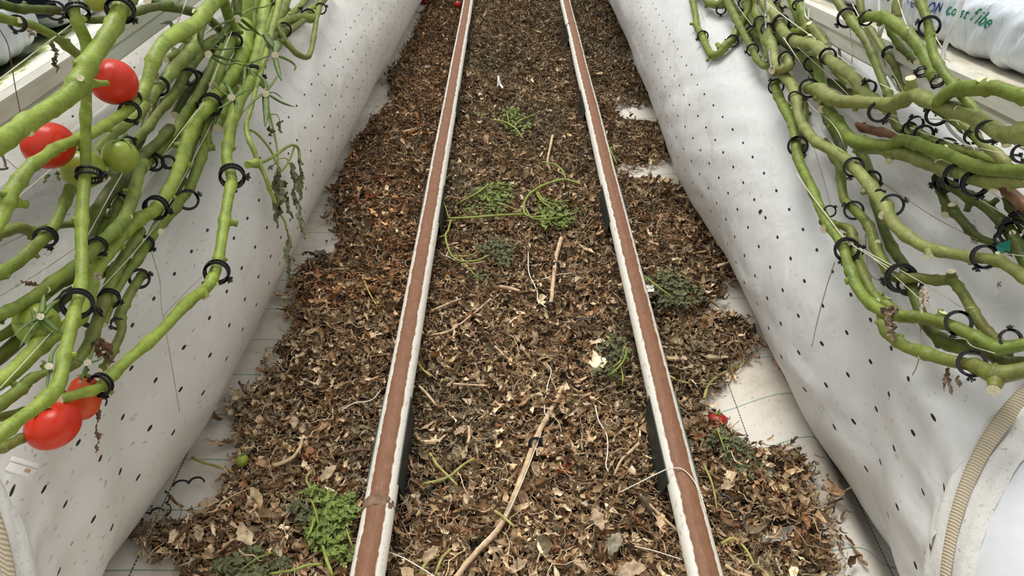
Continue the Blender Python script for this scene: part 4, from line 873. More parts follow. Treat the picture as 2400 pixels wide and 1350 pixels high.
tomato(612, 58, 24, 30, 'orange', .03, 'small red tomato peeping between stems at the top of the left bundle')
tomato(637, 64, 18, 24, 'wine', .03, 'dark red tomato sliver behind the slim side shoot')
tomato(224, 2, 27, 24, 'unripe', .10, 'unripe green tomato cut off by the top edge at the left')
tomato(997, -2, 12, 12, 'wine', 0, 'fallen dark red tomato beside the left duct at the top edge', z=.028)
tomato(1073, 12, 9, 9, 'wine', 0, 'fallen dark red tomato next to the left rail at the top', z=.045)
tomato(568, 1080, 15, 15, 'unripe', 0, 'small fallen green tomato at the litter edge near a green twig', z=.030)
tomato(1682, 985, 23, 17, 'wine', 0, 'split dark red tomato lying right of the right rail', z=.03)
tomato(1312, 1096, 24, 15, 'orange', 0, 'rotten orange tomato sunk in the litter between the rails', z=.022)
# ------------------------------------------------------------ cut trusses, leaves
def strip(mb, pts, r, lift, tip=.15, flat=.5, m=0, liftf=None):
    Q = spline(pts, 4); n = len(Q); P3 = [over(q[0], q[1], lift) for q in Q]
    mb.tube(P3, [max(.12, math.sin(PI*min(1, (.35+.65*(i/(n-1)))))**.6 if False else (1-(i/(n-1))**3*(1-tip)))*r*depth(P3[i])/F for i in range(n)], 6, m, flat=flat, bump=.1)
def truss(c, arms, desc, lift=.16):
    root = empty('cut_truss', over(*c, lift)); tag(root, desc, 'flower stalk')
    for pts, r in arms:
        mb = MB(); strip(mb, pts, r, lift); mb.build('sepal', M['sepal'], root)
    mb = MB(); p = over(c[0], c[1], lift+.006); s_ = depth(p)/F; t = (CP-p).normalized()
    mb.tube([p-t*.008, p, p+t*.004], [8*s_, 8.5*s_, 8.5*s_], 12, 0, capm=1, bump=.15); mb.build('cut_end', [M['sepal'], M['cut']], root)
truss((556,44), [([(549,44),(515,58),(481,80)],4),([(562,38),(590,20),(620,16),(642,4)],4),([(552,36),(550,10),(550,-20)],7),([(561,34),(563,5),(562,-20)],6),([(566,46),(590,66),(614,86)],6),([(558,54),(575,68),(594,72)],4)], 'cut flower stalk with long green sepals at the top of the left bundle')
truss((488,127), [([(533,60),(512,92),(490,118)],7),([(480,118),(468,95),(465,68)],5),([(494,113),(522,116),(566,110)],5),([(496,127),(530,138),(572,145)],7),([(494,132),(525,150),(552,148),(574,156)],5)], 'cut flower stalk with spreading sepals left of the middle stem')
truss((645,129), [([(575,154),(600,142),(637,128)],6),([(652,130),(680,143),(692,155),(689,166)],6),([(645,136),(652,165),(660,190)],6),([(622,80),(632,98),(641,112)],10),([(644,100),(648,112),(646,124)],13)], 'cut green truss hanging clear over the left duct')
truss((622,219), [([(606,176),(622,192),(624,214)],5),([(624,212),(638,195),(653,174)],5),([(622,225),(624,262),(622,297)],8),([(630,222),(660,240),(691,251)],6),([(614,220),(590,240),(566,268)],5),([(628,216),(645,218),(663,232)],3)], 'lowest green sepal star over the left duct')
truss((542,228), [([(542,228),(520,215),(495,194)],5),([(545,225),(535,205),(521,189)],5),([(545,230),(570,215),(592,208)],5),([(545,232),(530,245),(510,255)],5),([(548,228),(553,245),(551,264)],5),([(574,156),(572,190),(569,222)],4),([(580,158),(592,172),(602,188)],4)], 'green sepal star beside the clip of the middle left stem')
truss((95,742), [([(95,742),(60,762),(30,790)],6),([(95,745),(70,775),(45,815)],6),([(98,740),(120,715),(145,700)],9),([(96,735),(100,715),(103,690)],8),([(100,748),(120,762),(150,785)],8),([(92,748),(85,765),(60,790)],5)], 'green crown of sepals over the lower left unripe tomato', .155)
truss((205,850), [([(203,852),(185,845),(170,835)],5),([(207,848),(215,830),(222,808)],5),([(205,855),(195,875),(192,905)],4),([(210,850),(228,845),(245,835)],4)], 'torn green leaf base above the orange-red tomato', .10)
truss((115,858), [([(118,852),(122,830),(140,805)],5),([(112,856),(102,848),(96,845)],4),([(116,865),(112,890),(110,920)],4)], 'small cut leaf base left of the lowest fork', .15)
def crumple(mb, a, b, r, seed, m=0, n=26, lift=None):
    """wilted hanging leaflet: crinkled folded blade between two world points"""
    a, b = V(a), V(b); rnd = random.Random(seed); ax = (b-a); L = ax.length; t = ax.normalized(); s1 = t.orthogonal().normalized(); s2 = t.cross(s1)
    vs = []; W_ = 5
    for i in range(n+1):
        f = i/n; wv = r*(math.sin(PI*min(.97, f+.06))**.5)*(1+.6*mn.noise(V((f*9, seed, 0)))); ph = seed+f*rnd.uniform(1.0, 1.3)*3+1.2*mn.noise(V((f*7, seed, 4)))
        cc = a+ax*f+s1*r*.7*mn.noise(V((f*5, seed, 1)))+s2*r*.7*mn.noise(V((f*5, seed, 2)))
        for j in range(W_):
            u_ = (j/(W_-1)-.5)*2; fold = abs(u_)*.8
            jag = 1+.7*mn.noise(V((f*30, u_*3, seed)))
            vs.append(cc+(s1*math.cos(ph)+s2*math.sin(ph))*u_*wv*jag+(s2*math.cos(ph)-s1*math.sin(ph))*wv*(fold+.5*mn.noise(V((f*22, u_*2, seed+7)))))
    mb.add(vs, [(i*W_+j, i*W_+j+1, (i+1)*W_+j+1, (i+1)*W_+j) for i in range(n) for j in range(W_-1)], m)
root = empty('wilted_leaf', over(650, 400, .04)); tag(root, 'limp wilted tomato leaf hanging over the edge of the left duct', 'leaf')
for pts, r in [([(585,305),(600,312),(622,335),(640,362),(648,385)],3.5),([(608,382),(625,376),(648,362),(672,345),(688,340),(700,350),(702,375)],4),([(628,250),(640,300),(650,350),(652,400)],3),([(632,262),(630,275),(633,300)],1.5),([(635,268),(650,270),(658,290)],1.5),([(640,388),(650,375),(672,372),(684,400)],1.6),([(645,410),(665,395),(680,372),(690,345)],3),([(655,500),(668,520),(672,540)],3)]:
    mb = MB(); Q = spline(pts, 4); mb.tube([over(q[0], q[1], .045) for q in Q], [r*.85*depth(over(q[0], q[1], .04))/F for q in Q], 7); mb.build('petiole', M['shoot'], root)
for k, (x0, y0, x1, y1, r) in enumerate([(648,395,653,535,13),(655,400,648,510,11),(662,430,651,450,10),(684,380,690,460,8),(670,450,686,512,8),(703,372,701,470,9),(702,480,713,560,9),(672,540,679,655,9),(632,295,634,320,6),(658,285,658,312,6),(636,388,630,400,5),(690,440,697,490,6),(676,600,682,670,7)]):
    mb = MB(); a = over(x0, y0, .045); b = over(x1, y1, .05); crumple(mb, a, b, r*depth(a)/F, k*3.7); mb.build('leaflet', M['wilt'], root)
# dry bits caught on the stems
def bits(name, label, cat, items, mat, lift, tone=None):
    root = empty(name, over(items[0][0], items[0][1], lift)); tag(root, label, cat)
    for k, (x0, y0, x1, y1, r) in enumerate(items):
        mb = MB(); a = over(x0, y0, lift); b = over(x1, y1, lift); crumple(mb, a, b, r*depth(a)/F, k*2.3+x0); mb.build('dry_leaflet', M[mat], root)
bits('dead_leaf', 'pale shrivelled leaf draped over the outermost right stem', 'dead leaf', [(2088,725,2096,770,14),(2092,760,2096,800,10),(2068,730,2110,722,7),(2078,722,2060,734,8)], 'dry', .09)
bits('dead_flower', 'grey dead flower cluster stuck between clip and outermost right stem', 'dead flower', [(2170,680,2160,735,8),(2174,690,2178,720,6),(2165,670,2160,700,5)], 'pith', .08)
bits('dead_flower', 'brown shrivelled flowers dangling under the lowest right stem', 'dead flower', [(2219,862,2214,918,6),(2225,875,2231,925,6),(2222,862,2224,900,5)], 'dry', .055)
bits('dead_flower', 'small brown flower hanging right of the dangling cluster', 'dead flower', [(2247,880,2249,908,6)], 'dry', .055)
bits('dead_leaf', 'dry pinkish leaf on the white film beside the narrow dark stem', 'dead leaf', [(2278,555,2290,572,6),(2284,560,2300,566,5)], 'pith', .04)
bits('dead_flower', 'mouldy pale flower on the second stem of the top left corner', 'dead flower', [(62,72,88,78,9),(70,66,84,82,8)], 'pith', .085)
bits('dead_leaf', 'small black-green dead leaf hanging before the left gutter', 'dead leaf', [(125,95,130,150,7),(128,130,133,172,6)], 'wilt', .03)
bits('dead_leaf', 'whitish shrivelled leaf beside the forked left stem', 'dead leaf', [(345,132,360,150,7),(355,150,372,190,6),(362,170,374,192,4)], 'pith', .12)
bits('dead_leaf', 'dry brown leaf remains under the forked left stem', 'dead leaf', [(348,205,352,245,8),(350,240,346,285,7)], 'pith', .09)
bits('dead_leaf', 'tuft of dead brown tendrils by the hooked stem at lower left', 'dead leaf', [(222,800,240,830,12),(240,790,262,835,12),(250,830,268,850,9),(225,830,255,845,10)], 'brownstick', .07)
bits('dead_leaf', 'dark dried tendril hanging from the wide-band clip at lower left', 'dead leaf', [(236,940,226,1000,5),(227,995,231,1040,5),(231,1035,224,1064,4)], 'brownstick', .06)
bits('dead_flower', 'small curled green-brown bud above the short-cut stem', 'dead flower', [(135,400,140,425,6),(118,410,103,430,5)], 'calyx', .14)
bits('dead_leaf', 'dead brown stalk end lying crosswise at the far left film', 'dead leaf', [(48,657,95,672,6)], 'brownstick', .03)
bits('dead_leaf', 'brown scale stuck where the two green stems meet', 'dead leaf', [(225,640,240,655,8)], 'pith', .12)
# tags
def plate(name, px, lift, thick, mat, label, cat, extra=None):
    a = [over(x, y, lift) for x, y in px]; c = sum(a, V((0, 0, 0)))/len(a); n = (a[1]-a[0]).cross(a[2]-a[0]).normalized()
    n = n if n.dot(CP-c) > 0 else -n
    k = len(a); mb = MB(); mb.add([p for p in a]+[p-n*thick for p in a], [tuple(range(k)), tuple(reversed(range(k, 2*k)))]+[(i, k+i, k+(i+1) % k, (i+1) % k) for i in range(k)])
    o = mb.build(name, M[mat], smooth=False, loc=c); tag(o, label, cat); return o, c, n
plate('plant_tag', [(2334,575),(2366,562),(2366,590),(2354,586),(2350,592),(2343,602)], .105, .0012, 'teal', 'small teal green plastic tag tied at the right edge', 'tag')
o, c, n = plate('plant_label', [(2344,594),(2362,592),(2364,625),(2352,672),(2330,694),(2333,640)], .055, .0005, 'paper', 'white plastic label marked K hanging below the teal tag', 'label')
cu = bpy.data.curves.new('letter', 'FONT'); cu.body = 'K'; cu.align_x = 'CENTER'; cu.align_y = 'CENTER'
t = bpy.data.objects.new('tmp', cu); COL.objects.link(t); bpy.context.view_layer.update(); me = bpy.data.meshes.new_from_object(t.evaluated_get(bpy.context.evaluated_depsgraph_get())); bpy.data.objects.remove(t)
ey = (_u*.95-_r*.3); ey = (ey-n*ey.dot(n)).normalized(); ex = ey.cross(n).normalized(); p = over(2343, 667, .057); sc = 20*depth(p)/F
for v_ in me.vertices: v_.co = (p-c)+n*.0006+(ex*v_.co.x*1.0+ey*v_.co.y)*sc
me.materials.clear(); me.materials.append(M['ink_black']); put('printed_letter', me, o)
# ------------------------------------------------------------ things lying on the litter
def gz(x, y): return .046
def lying(name, pts, r, mat, label, cat, z=.048, taper=.7, sides=8, arch=.0, group=None, parts=None):
    Q = spline(pts, 5); n = len(Q); P3 = []
    for i, q in enumerate(Q):
        f = i/(n-1); p = ground(q[0], q[1], z+arch*math.sin(PI*f)); P3.append(p)
    mb = MB(); mb.tube(P3, [r*.8*depth(p)/F*(1-(1-taper)*i/(n-1)) for i, p in enumerate(P3)], sides, bump=.3, seed=pts[0][0], ridge=.08)
    o = mb.build(name, M[mat], loc=P3[n//2]); tag(o, label, cat, group); return o
S = lying
S('dry_stick', [(1318,908),(1300,945),(1278,985),(1252,1035),(1235,1085),(1210,1150),(1185,1210),(1160,1250),(1120,1290),(1075,1345),(1060,1380)], 7.5, 'stick', 'longest pale dry stalk lying between the rails toward the camera', 'dry stick', .056, 1.2)
S('dry_stick', [(1316,558),(1306,590),(1300,625),(1296,665),(1291,712)], 6.5, 'stick', 'straight pale dry stalk bound with two clips between the rails', 'dry stick', .058, .9)
S('dry_stick', [(1295,318),(1288,352),(1283,380),(1290,400)], 4, 'stick', 'pale dry stalk standing out halfway up the aisle', 'dry stick')
S('dry_stick', [(640,1092),(668,1082),(690,1068),(705,1045),(708,1030)], 6, 'stick', 'curved tan stalk left of the left rail', 'dry stick', .05)
S('dry_stick', [(792,1066),(820,1058),(845,1054),(872,1055)], 5, 'brownstick', 'brown stalk ending at the left rail', 'dry stick', .05)
S('dry_stick', [(480,1172),(510,1165),(535,1158),(548,1148)], 4.5, 'brownstick', 'reddish brown stalk lying on the bare cloth at left', 'dry stick', .02)
S('dry_stick', [(398,1162),(412,1178),(428,1188)], 5, 'brownstick', 'short brown stalk beside the broken clips', 'dry stick', .02)
S('green_twig', [(450,1072),(475,1083),(505,1092),(530,1100),(560,1112)], 4.5, 'yellowstick', 'yellow-green twig on the cloth beside the small green tomato', 'twig', .022)
S('green_twig', [(1008,1064),(1025,1090),(1045,1110),(1072,1138)], 5, 'yellowstick', 'yellow-green twig crossing another between the rails', 'twig', .052)
S('green_twig', [(990,1135),(1030,1126),(1060,1112),(1085,1090),(1112,1074)], 5, 'yellowstick', 'longer yellow-green twig under the crossing one', 'twig', .050)
S('green_twig', [(1160,1198),(1180,1212),(1205,1235)], 5.5, 'yellowstick', 'short green twig across the longest dry stalk', 'twig', .066)
S('green_twig', [(985,1345),(1000,1318),(1030,1300)], 4, 'yellowstick', 'yellow twig fork at the bottom edge near the left rail', 'twig', .052)
S('green_twig', [(1020,1348),(1035,1310),(1058,1285)], 4.5, 'yellowstick', 'yellow twig right of the fork at the bottom edge', 'twig', .052)
S('green_twig', [(725,1108),(718,1125),(730,1150)], 4, 'yellowstick', 'small green twig above the green leaf heap', 'twig', .054)
S('green_twig', [(1555,1015+50),(1650,1090),(1668,1130),(1676,1165),(1680,1195)][1:], 4, 'yellowstick', 'thin yellow twig hanging down right of the right rail', 'twig', .052)
S('green_twig', [(1650,935),(1662,900),(1690,878),(1722,862),(1740,848)], 4.5, 'yellowstick', 'green twig along the litter edge at the right', 'twig', .035)
S('green_twig', [(1562,878),(1590,892),(1615,898)], 4, 'yellowstick', 'small green twig at the outer side of the right rail', 'twig', .052)
S('green_twig', [(1465,810),(1455,845),(1432,862)], 4.5, 'yellowstick', 'green bent twig inside the right rail', 'twig', .052)
S('green_twig', [(975,845),(990,865),(1010,882)], 4.5, 'yellowstick', 'green twig inside the left rail', 'twig', .052)
S('green_twig', [(850,650),(865,685),(885,720)], 3, 'yellowstick', 'thin olive twig lying left of the left rail', 'twig', .045)
S('dry_stick', [(1062,900),(1100,902),(1145,904)], 3.5, 'stick', 'straight tan stalk lying crosswise between the rails', 'dry stick', .05)
S('dry_stick', [(1097,1000),(1100,1020),(1096,1040)], 6, 'stick', 'short stout tan stalk right of the left rail', 'dry stick', .05)
S('dry_stick', [(982,905),(1000,922),(1022,950)], 4.5, 'stick', 'tan stalk slanting off the left rail', 'dry stick', .05)
S('dry_stick', [(1172,672),(1195,676),(1218,682)], 6, 'stick', 'pinkish short stalk near the middle of the aisle', 'dry stick', .05)
S('dry_stick', [(1080,560+45),(1100,618),(1140,612)], 2.5, 'stick', 'slim tan stalk below the green sprigs', 'dry stick', .05)
S('dry_stick', [(1498,1040),(1470,1065),(1455,1080),(1440,1112)], 5, 'stick', 'forked tan stalk beside the right rail support', 'dry stick', .054)
S('dry_stick', [(1500,1160),(1540,1200),(1590,1245)], 5, 'stick', 'tan stalk running under the right rail', 'dry stick', .05)
S('dry_stick', [(1700,1325),(1725,1340),(1760,1352)], 6, 'stick', 'tan stalk at the bottom edge right of the rail', 'dry stick', .05)
S('dry_stick', [(1690,1275),(1720,1262),(1750,1290),(1768,1325)], 5, 'yellowstick', 'olive bent stalk at the lower right', 'dry stick', .052)
S('dry_stick', [(1900,1190),(1925,1188),(1950,1178),(1975,1168)], 4, 'brownstick', 'brown twig lying on the cloth ridge at right', 'dry stick', .07)
S('dry_stick', [(1881,1108),(1893,1095),(1907,1082)], 3.5, 'brownstick', 'tiny brown twig alone on the cloth ridge', 'dry stick', .068)
S('dry_stick', [(1012,785),(1055,775),(1110,735),(1150,700)], 3.5, 'stick', 'long thin tan stalk slanting right of the left rail', 'dry stick', .05)
S('dry_stick', [(1010,730),(1050,712),(1080,700)], 4.5, 'stick', 'paired tan stalk lying just above the long thin one', 'dry stick', .05)
S('dry_stick', [(700,280+40),(960-20,310),(985-10,300)][1:], 3, 'stick', 'thin stalk outside the left rail high in the aisle', 'dry stick', .045)
S('dry_stick', [(1160,812),(1190,840),(1220,858)], 4, 'stick', 'tan stalk slanting in the middle of the aisle', 'dry stick', .05)
def cord(pts, r, label, z=.06, arch=0):
    o = lying('fallen_twine', pts, r, 'twine', label, 'twine', z, 1.0, 6, arch)
cord([(1285,985),(1276,960),(1283,905),(1292,870),(1280,850)], 1.6, 'white twine beside the longest dry stalk')
cord([(1395,950),(1403,985),(1422,1020),(1424,1060),(1420,1090),(1426,1105)], 2, 'white twine winding left of the right rail')
cord([(1268,1015),(1240,1090),(1215,1150),(1180,1220),(1120,1285),(1116,1300)], 1.6, 'thin white twine tangled along the longest dry stalk')
cord([(895,1288),(940,1305),(985,1330),(1020,1352)], 2, 'white twine end at the bottom edge by the left rail')
cord([(1452,1154),(1500,1130),(1545,1108),(1570,1098),(1600,1100),(1625,1125),(1642,1160),(1655,1200)], 1.8, 'white twine looped over the right rail', .11, .012)
cord([(1238,590),(1240,640),(1258,680),(1262,705),(1280,720)], 1.6, 'thin white twine left of the clipped stalk')
cord([(1340,640),(1300,645),(1270,655)], 1.3, 'fine white twine across the clipped stalk')
cord([(1487,1280),(1530,1290),(1600,1312)], 1.8, 'white twine left of the right rail at the bottom')
cord([(1050,590),(1048,600),(1075,612),(1112,614)], 1.5, 'pale yellow thread below the green sprigs')
cord([(800,962),(830,945),(870,938),(892,915)], 1.8, 'white twine touching the left rail')
# green sprigs
def blade(mb, c, L, W_, az, tilt, seed):
    rnd = random.Random(seed); ex = V((math.cos(az), math.sin(az), math.sin(tilt))).normalized(); ey = V((-math.sin(az), math.cos(az), rnd.uniform(-.3, .3))).normalized(); ez = ex.cross(ey)
    n = 8; vs = []
    for i in range(n+1):
        f = i/n; wv = W_*math.sin(PI*min(.96, f*.92+.06))*(1+.55*math.sin(i*2.4+seed))
        for u_ in (-1, -.4, .4, 1):
            vs.append(V(c)+ex*L*f+ey*u_*wv+ez*(abs(u_)*wv*.5+L*.25*mn.noise(V((f*5, u_*2, seed)))-L*.15*f*f))
    mb.add(vs, [(i*4+j, i*4+j+1, i*4+5+j, i*4+4+j) for i in range(n) for j in range(3)])
def sprig(label, stems, clusters, mat='leaf', z=.055):
    x, y = stems[0][0][0][0], stems[0][0][0][1]; root = empty('green_sprig', ground(x, y, z)); tag(root, label, 'leafy sprig')
    for pts, r in stems:
        Q = spline(pts, 5); P3 = [ground(q[0], q[1], z+.006+.012*math.sin(PI*i/(len(Q)-1))) for i, q in enumerate(Q)]
        mb = MB(); mb.tube(P3, [r*.68*depth(p)/F for p in P3], 7, bump=.2); mb.build('petiole', M['shoot'], root)
    for k, (cx, cy, rx, ry, n, ln) in enumerate(clusters):
        mb = MB(); rnd = random.Random(cx+cy)
        for q in range(n):
            a = rnd.random()*2*PI; rr_ = math.sqrt(rnd.random()); p = ground(cx+math.cos(a)*rx*rr_, cy+math.sin(a)*ry*rr_, z-.008+.018*rnd.random()); s_ = depth(p)/F
            blade(mb, p, ln*s_*rnd.uniform(.6, 1.3), ln*s_*.28*rnd.uniform(.6, 1.2), rnd.random()*2*PI, rnd.uniform(-.3, .6), q*1.7+cx)
        mb.build('leaflet_cluster', M[mat], root)
sprig('fresh green sprig highest in the aisle between the rails', [([(1226,325),(1212,305),(1195,292),(1180,285),(1150,280)],3),([(1205,298),(1215,285),(1235,275),(1255,268)],2.5),([(1195,292),(1190,275),(1188,260)],2)], [(1200,268,26,16,60,12),(1215,300,25,18,45,11),(1128,268,12,6,14,9),(1190,290,20,14,20,10)])
sprig('long green stalk with arched side shoots beside the right rail', [([(1362,432),(1325,421),(1290,428),(1262,440),(1238,458),(1228,480),(1230,500),(1245,508),(1290,506)],4),([(1256,444),(1262,462),(1280,480),(1300,494)],3),([(1326,420),(1318,400),(1300,385),(1270,380)],3),([(1258,446),(1275,470),(1312,482)],3),([(1232,488),(1245,510),(1270,514),(1300,512)],3)], [(1300,515,42,22,110,15),(1285,480,30,22,50,12),(1330,490,25,20,30,12)])
sprig('green stalk lying level toward the left rail with leafy tufts', [([(1236,502),(1200,503),(1150,506),(1100,510),(1052,512)],4),([(1070,478),(1100,462),(1125,448),(1145,432)],3),([(1225,500),(1195,485),(1160,475)],2.5),([(1052,512),(1046,490),(1040,470),(1052,460)],2.2)], [(1155,458,42,24,120,14),(1130,490,55,16,60,12),(1185,440,20,12,25,12)])
sprig('bent green stalk below the level one with a dark leafy tuft', [([(1056,518),(1050,540),(1044,552),(1050,580),(1060,600),(1080,612),(1120,610),(1145,598)],3.5),([(1044,552),(1028,556)],2.5),([(1062,600),(1095,600),(1120,590)],2.5),([(1080,612),(1105,635),(1122,655)],2.2)], [(1165,580,42,24,120,13),(1180,610,25,12,30,12),(1130,645,30,12,30,10)], 'wilt')
sprig('heap of fresh green leaves against the left rail at the bottom', [([(748,1240),(740,1200),(728,1170)][::-1],3),([(756,1279),(765,1310),(780,1350)],6),([(812,1240),(820,1265),(830,1290)],4),([(630,1345),(680,1338),(720,1325),(755,1322)],5),([(735,1215),(730,1240),(716,1268)],4)], [(765,1240,45,50,170,24),(800,1190,38,30,80,22),(740,1160,30,25,50,18),(800,1290,35,30,60,22)])
sprig('grey-green wilted leaves at the bottom edge left of the rail', [([(560,1340),(600,1310),(640,1295)],3)], [(600,1320,60,30,90,26),(530,1330,40,20,40,22),(700,1200,30,30,40,20)], 'wilt')
sprig('grey-green wilted leaf patch right of the right rail', [([(1500,640),(1540,670),(1580,700)],3)], [(1560,660,40,30,70,20),(1610,690,40,30,60,18),(1560,700,50,20,60,18)], 'wilt')
sprig('grey wilted leaves beneath the split red tomato', [([(1680,1005),(1690,1030),(1700,1060)],3)], [(1690,1030,40,22,60,20),(1730,1060,40,25,50,20),(1755,1100,35,25,40,22)], 'wilt', .045)
sprig('small green shoot hugging the outer side of the right rail', [([(1422,335),(1432,355),(1440,372),(1446,385)],2.5),([(1430,350),(1445,345)],2)], [(1430,345,8,6,6,8)])
sprig('green grey sprig inside the right rail in the lower aisle', [([(1470,815),(1462,845),(1440,870),(1425,880)],3.5),([(1455,860),(1460,885),(1458,905)],2.5)], [(1440,820,30,30,60,18),(1420,870,25,20,30,16)], 'wilt')
# large single dead leaves near the camera
def big_leaf(x, y, L, az, label, col='stick', z=.052):
    L *= .82
    p = ground(x, y, z); mb = MB(); s_ = depth(p)/F; n = 12; vs = []; a = math.radians(az); ex = V((math.cos(a), math.sin(a), .15)).normalized(); ey = V((-math.sin(a), math.cos(a), .1)).normalized(); ez = ex.cross(ey)
    for i in range(n+1):
        f = i/n; L_ = L; wv = L*s_*.26*math.sin(PI*min(.97, f*.94+.04))**.8*(1+.22*math.sin(i*2.2+x))
        for j in range(7):
            u_ = (j/6-.5)*2; vs.append(p+ex*L*s_*(f-.5)+ey*u_*wv+ez*(wv*.55*abs(u_)**1.3+L*s_*.22*mn.noise(V((f*4, u_*2, x)))+wv*.55*mn.noise(V((f*11, u_*4, x)))))
    mb.add(vs, [(i*7+j, i*7+j+1, i*7+8+j, i*7+7+j) for i in range(n) for j in range(6)])
    o = mb.build('dead_leaf', M[col], loc=p); o.modifiers.new('t', 'SOLIDIFY').thickness = .0006; tag(o, label, 'dead leaf')
M['tan'] = flat_mat('tan_dead_leaf', (.46, .34, .22), .85, .35, 70, .5); M['greytan'] = flat_mat('grey_dead_leaf', (.30, .27, .19), .85, .4, 70, .5)
big_leaf(1215, 1328, 62, 35, 'pinkish tan curled leaf at the bottom edge between the rails', 'tan')
big_leaf(1400, 1220, 70, 110, 'tan curled leaf left of the right rail near the bottom', 'tan')
big_leaf(1440, 1275, 75, 60, 'grey tan folded leaf beside the rail at the bottom', 'greytan')
big_leaf(1480, 1338, 90, 10, 'large pale leaf at the bottom edge beside the right rail', 'tan')
big_leaf(1705, 1140, 48, 20, 'pale tan leaf right of the right rail', 'tan')
big_leaf(1795, 1110, 70, 70, 'grey leaf standing up at the right litter edge', 'greytan')
big_leaf(1840, 1125, 60, -40, 'dark grey leaf next to the standing one at right', 'greytan')
big_leaf(468, 1255, 55, -65, 'pale pointed leaf lying on the litter at lower left', 'tan')
big_leaf(490, 1180, 60, 10, 'brown crumpled leaf at the left litter edge', 'tan')
big_leaf(325, 1255, 70, 5, 'dark brown curled leaf reaching the left duct', 'dry', .02)
big_leaf(530, 1040, 45, 20, 'single brown leaf alone on the cloth at left', 'dry', .012)
big_leaf(770, 1110, 62, 60, 'pale leaf left of the left rail', 'tan')
big_leaf(570, 1300, 55, 15, 'orange-brown leaf at the lower left', 'dry')
big_leaf(1080, 1010, 45, 30, 'pale crinkled leaf in the middle of the aisle', 'tan')
big_leaf(1290, 950, 40, 60, 'tan leaf near the tip of the longest stalk', 'tan')
big_leaf(1530, 690, 36, 10, 'light brown leaf beside the right rail halfway up', 'tan')
big_leaf(1010, 1300, 60, 50, 'tan leaf at the bottom right of the left rail', 'tan')
big_leaf(690, 990, 44, 100, 'tan leaf in the left litter strip', 'tan')
# scraps
def scrap(px, z, label):
    a = [ground(x, y, z+.004*k) for k, (x, y) in enumerate(px)]; c = sum(a, V((0, 0, 0)))/len(a); mb = MB(); k = len(a); mb.add(a+[p-V((0, 0, .001)) for p in a], [tuple(range(k)), tuple(reversed(range(k, 2*k)))]+[(i, k+i, k+(i+1) % k, (i+1) % k) for i in range(k)])
    o = mb.build('paper_scrap', M['paper'], smooth=False, loc=c); tag(o, label, 'scrap')
scrap([(1510,668),(1533,668),(1533,683),(1513,685)], .056, 'small white square scrap beside the right rail')
scrap([(1166,176),(1170,178),(1174,195),(1180,205),(1176,207),(1170,198),(1165,206),(1168,192)], .055, 'ragged white scrap high between the rails')
# fallen clips: two half rings joined by a hinge
def half_clip_mesh():
    mb = MB(); n = 16; w_ = .2
    for side, cx in ((1, -1.0), (-1, 1.0)):
        for y0, y1 in ((-w_, -w_+.1), (w_-.1, w_)):
            vs = []
            for k in range(n+1):
                a = PI*k/n*.9+.15
                for r, yy in ((.82, y0), (1.0, y0), (1.0, y1), (.82, y1)): vs.append((cx+math.cos(a)*r, math.sin(a)*r*.8*(.8 if side > 0 else 1), yy))
            mb.add(vs, [(k*4+q, k*4+4+q, k*4+4+(q+1) % 4, k*4+(q+1) % 4) for k in range(n) for q in range(4)])
        for k in range(0, n+1, 2):
            a = PI*k/n*.9+.15; rt = Matrix.Rotation(a, 3, 'Z'); mb.box((cx+math.cos(a)*.91, math.sin(a)*.91*.8*(.8 if side > 0 else 1), 0), (.12, .09, 2*w_-.1), 0, rt)
    mb.box((0, .15, 0), (.34, .3, 2*w_)); mb.box((-1.95, .1, 0), (.25, .3, .42)); mb.box((1.95, .1, 0), (.25, .34, .42), 0, Matrix.Rotation(.4, 3, 'Z'))
    return mb.mesh('open_clip', M['black'], smooth=False)
HC = half_clip_mesh()
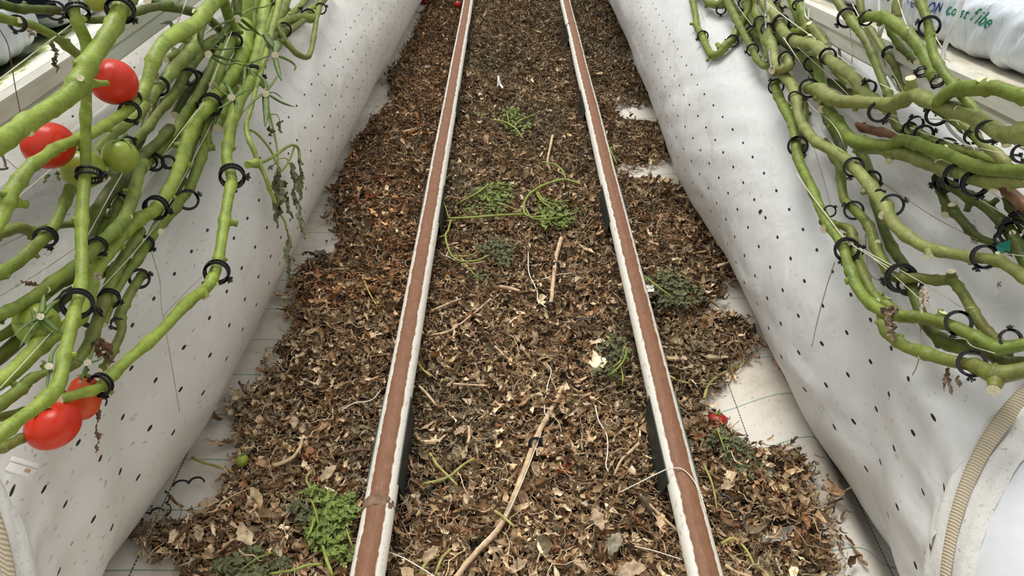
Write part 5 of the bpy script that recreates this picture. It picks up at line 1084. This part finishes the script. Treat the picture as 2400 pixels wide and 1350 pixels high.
for x, y, r, az, zz, label in [(740,603,16,-12,.02,'open black clip on the bare cloth by the upper left litter edge'),(442,1133,17,14,.018,'open black clip lying alone on the cloth near the green twig'),(388,1180,15,-70,.02,'broken black clip standing against the short brown stalk'),(352,1205,14,25,.018,'broken black clip closest to the left duct'),(1375,752,12,5,.055,'black clip half buried between the rails'),(1715,1195,20,-70,.05,'open black clip in the litter right of the right rail')]:
    p = ground(x, y, zz); o = put('fallen_clip', HC); s_ = r*depth(p)/F; up = (CP-p).normalized()*.55+V((0, 0, .8)); up.normalize()
    ex = V((math.cos(math.radians(az)), math.sin(math.radians(az)), 0)); ex = (ex-up*ex.dot(up)).normalized(); ey = up.cross(ex)
    o.matrix_world = Matrix.Translation(p) @ Matrix((ex, ey, up)).transposed().to_4x4() @ Matrix.Scale(s_, 4); tag(o, label, 'plant clip', 'fallen black clips')
def ring_on_ground(x, y, r, tilt, label, z=.058):
    p = ground(x, y, z); b = put('fallen_clip', BAND); nrm = Matrix.Rotation(tilt, 3, 'Z') @ V((.3, -.6, .6)); nrm.normalize(); ex = nrm.orthogonal().normalized(); ey = nrm.cross(ex)
    b.matrix_world = Matrix.Translation(p) @ Matrix((ex, ey, nrm)).transposed().to_4x4() @ Matrix.Scale(r*depth(p)/F, 4); tag(b, label, 'plant clip', 'fallen black clips')
    l_ = bpy.data.objects.new('latch', LATCH); COL.objects.link(l_); l_.parent = b
ring_on_ground(1255, 1042, 17, .3, 'closed black clip around the longest dry stalk, upper one'); ring_on_ground(1120, 1290, 15, 1.2, 'closed black clip around the longest dry stalk, lower one', .05)
ring_on_ground(1304, 622, 9, .5, 'small black clip on the middle of the straight dry stalk'); ring_on_ground(1292, 718, 10, .2, 'small black clip at the lower end of the straight dry stalk')
ring_on_ground(1786, 498, 1, 0, 'x') if False else None
p = over(1787, 498, -.005); mb = MB(); mb.box(p, (.012, .012, .010), 0, Matrix.Rotation(.5, 3, 'Y')); mb.box(p+V((.006, -.006, .006)), (.006, .012, .008), 0, Matrix.Rotation(1, 3, 'X')); o = mb.build('plastic_fragment', M['black'], smooth=False, loc=p); tag(o, 'tiny black plastic fragment stuck on the right duct', 'fragment')
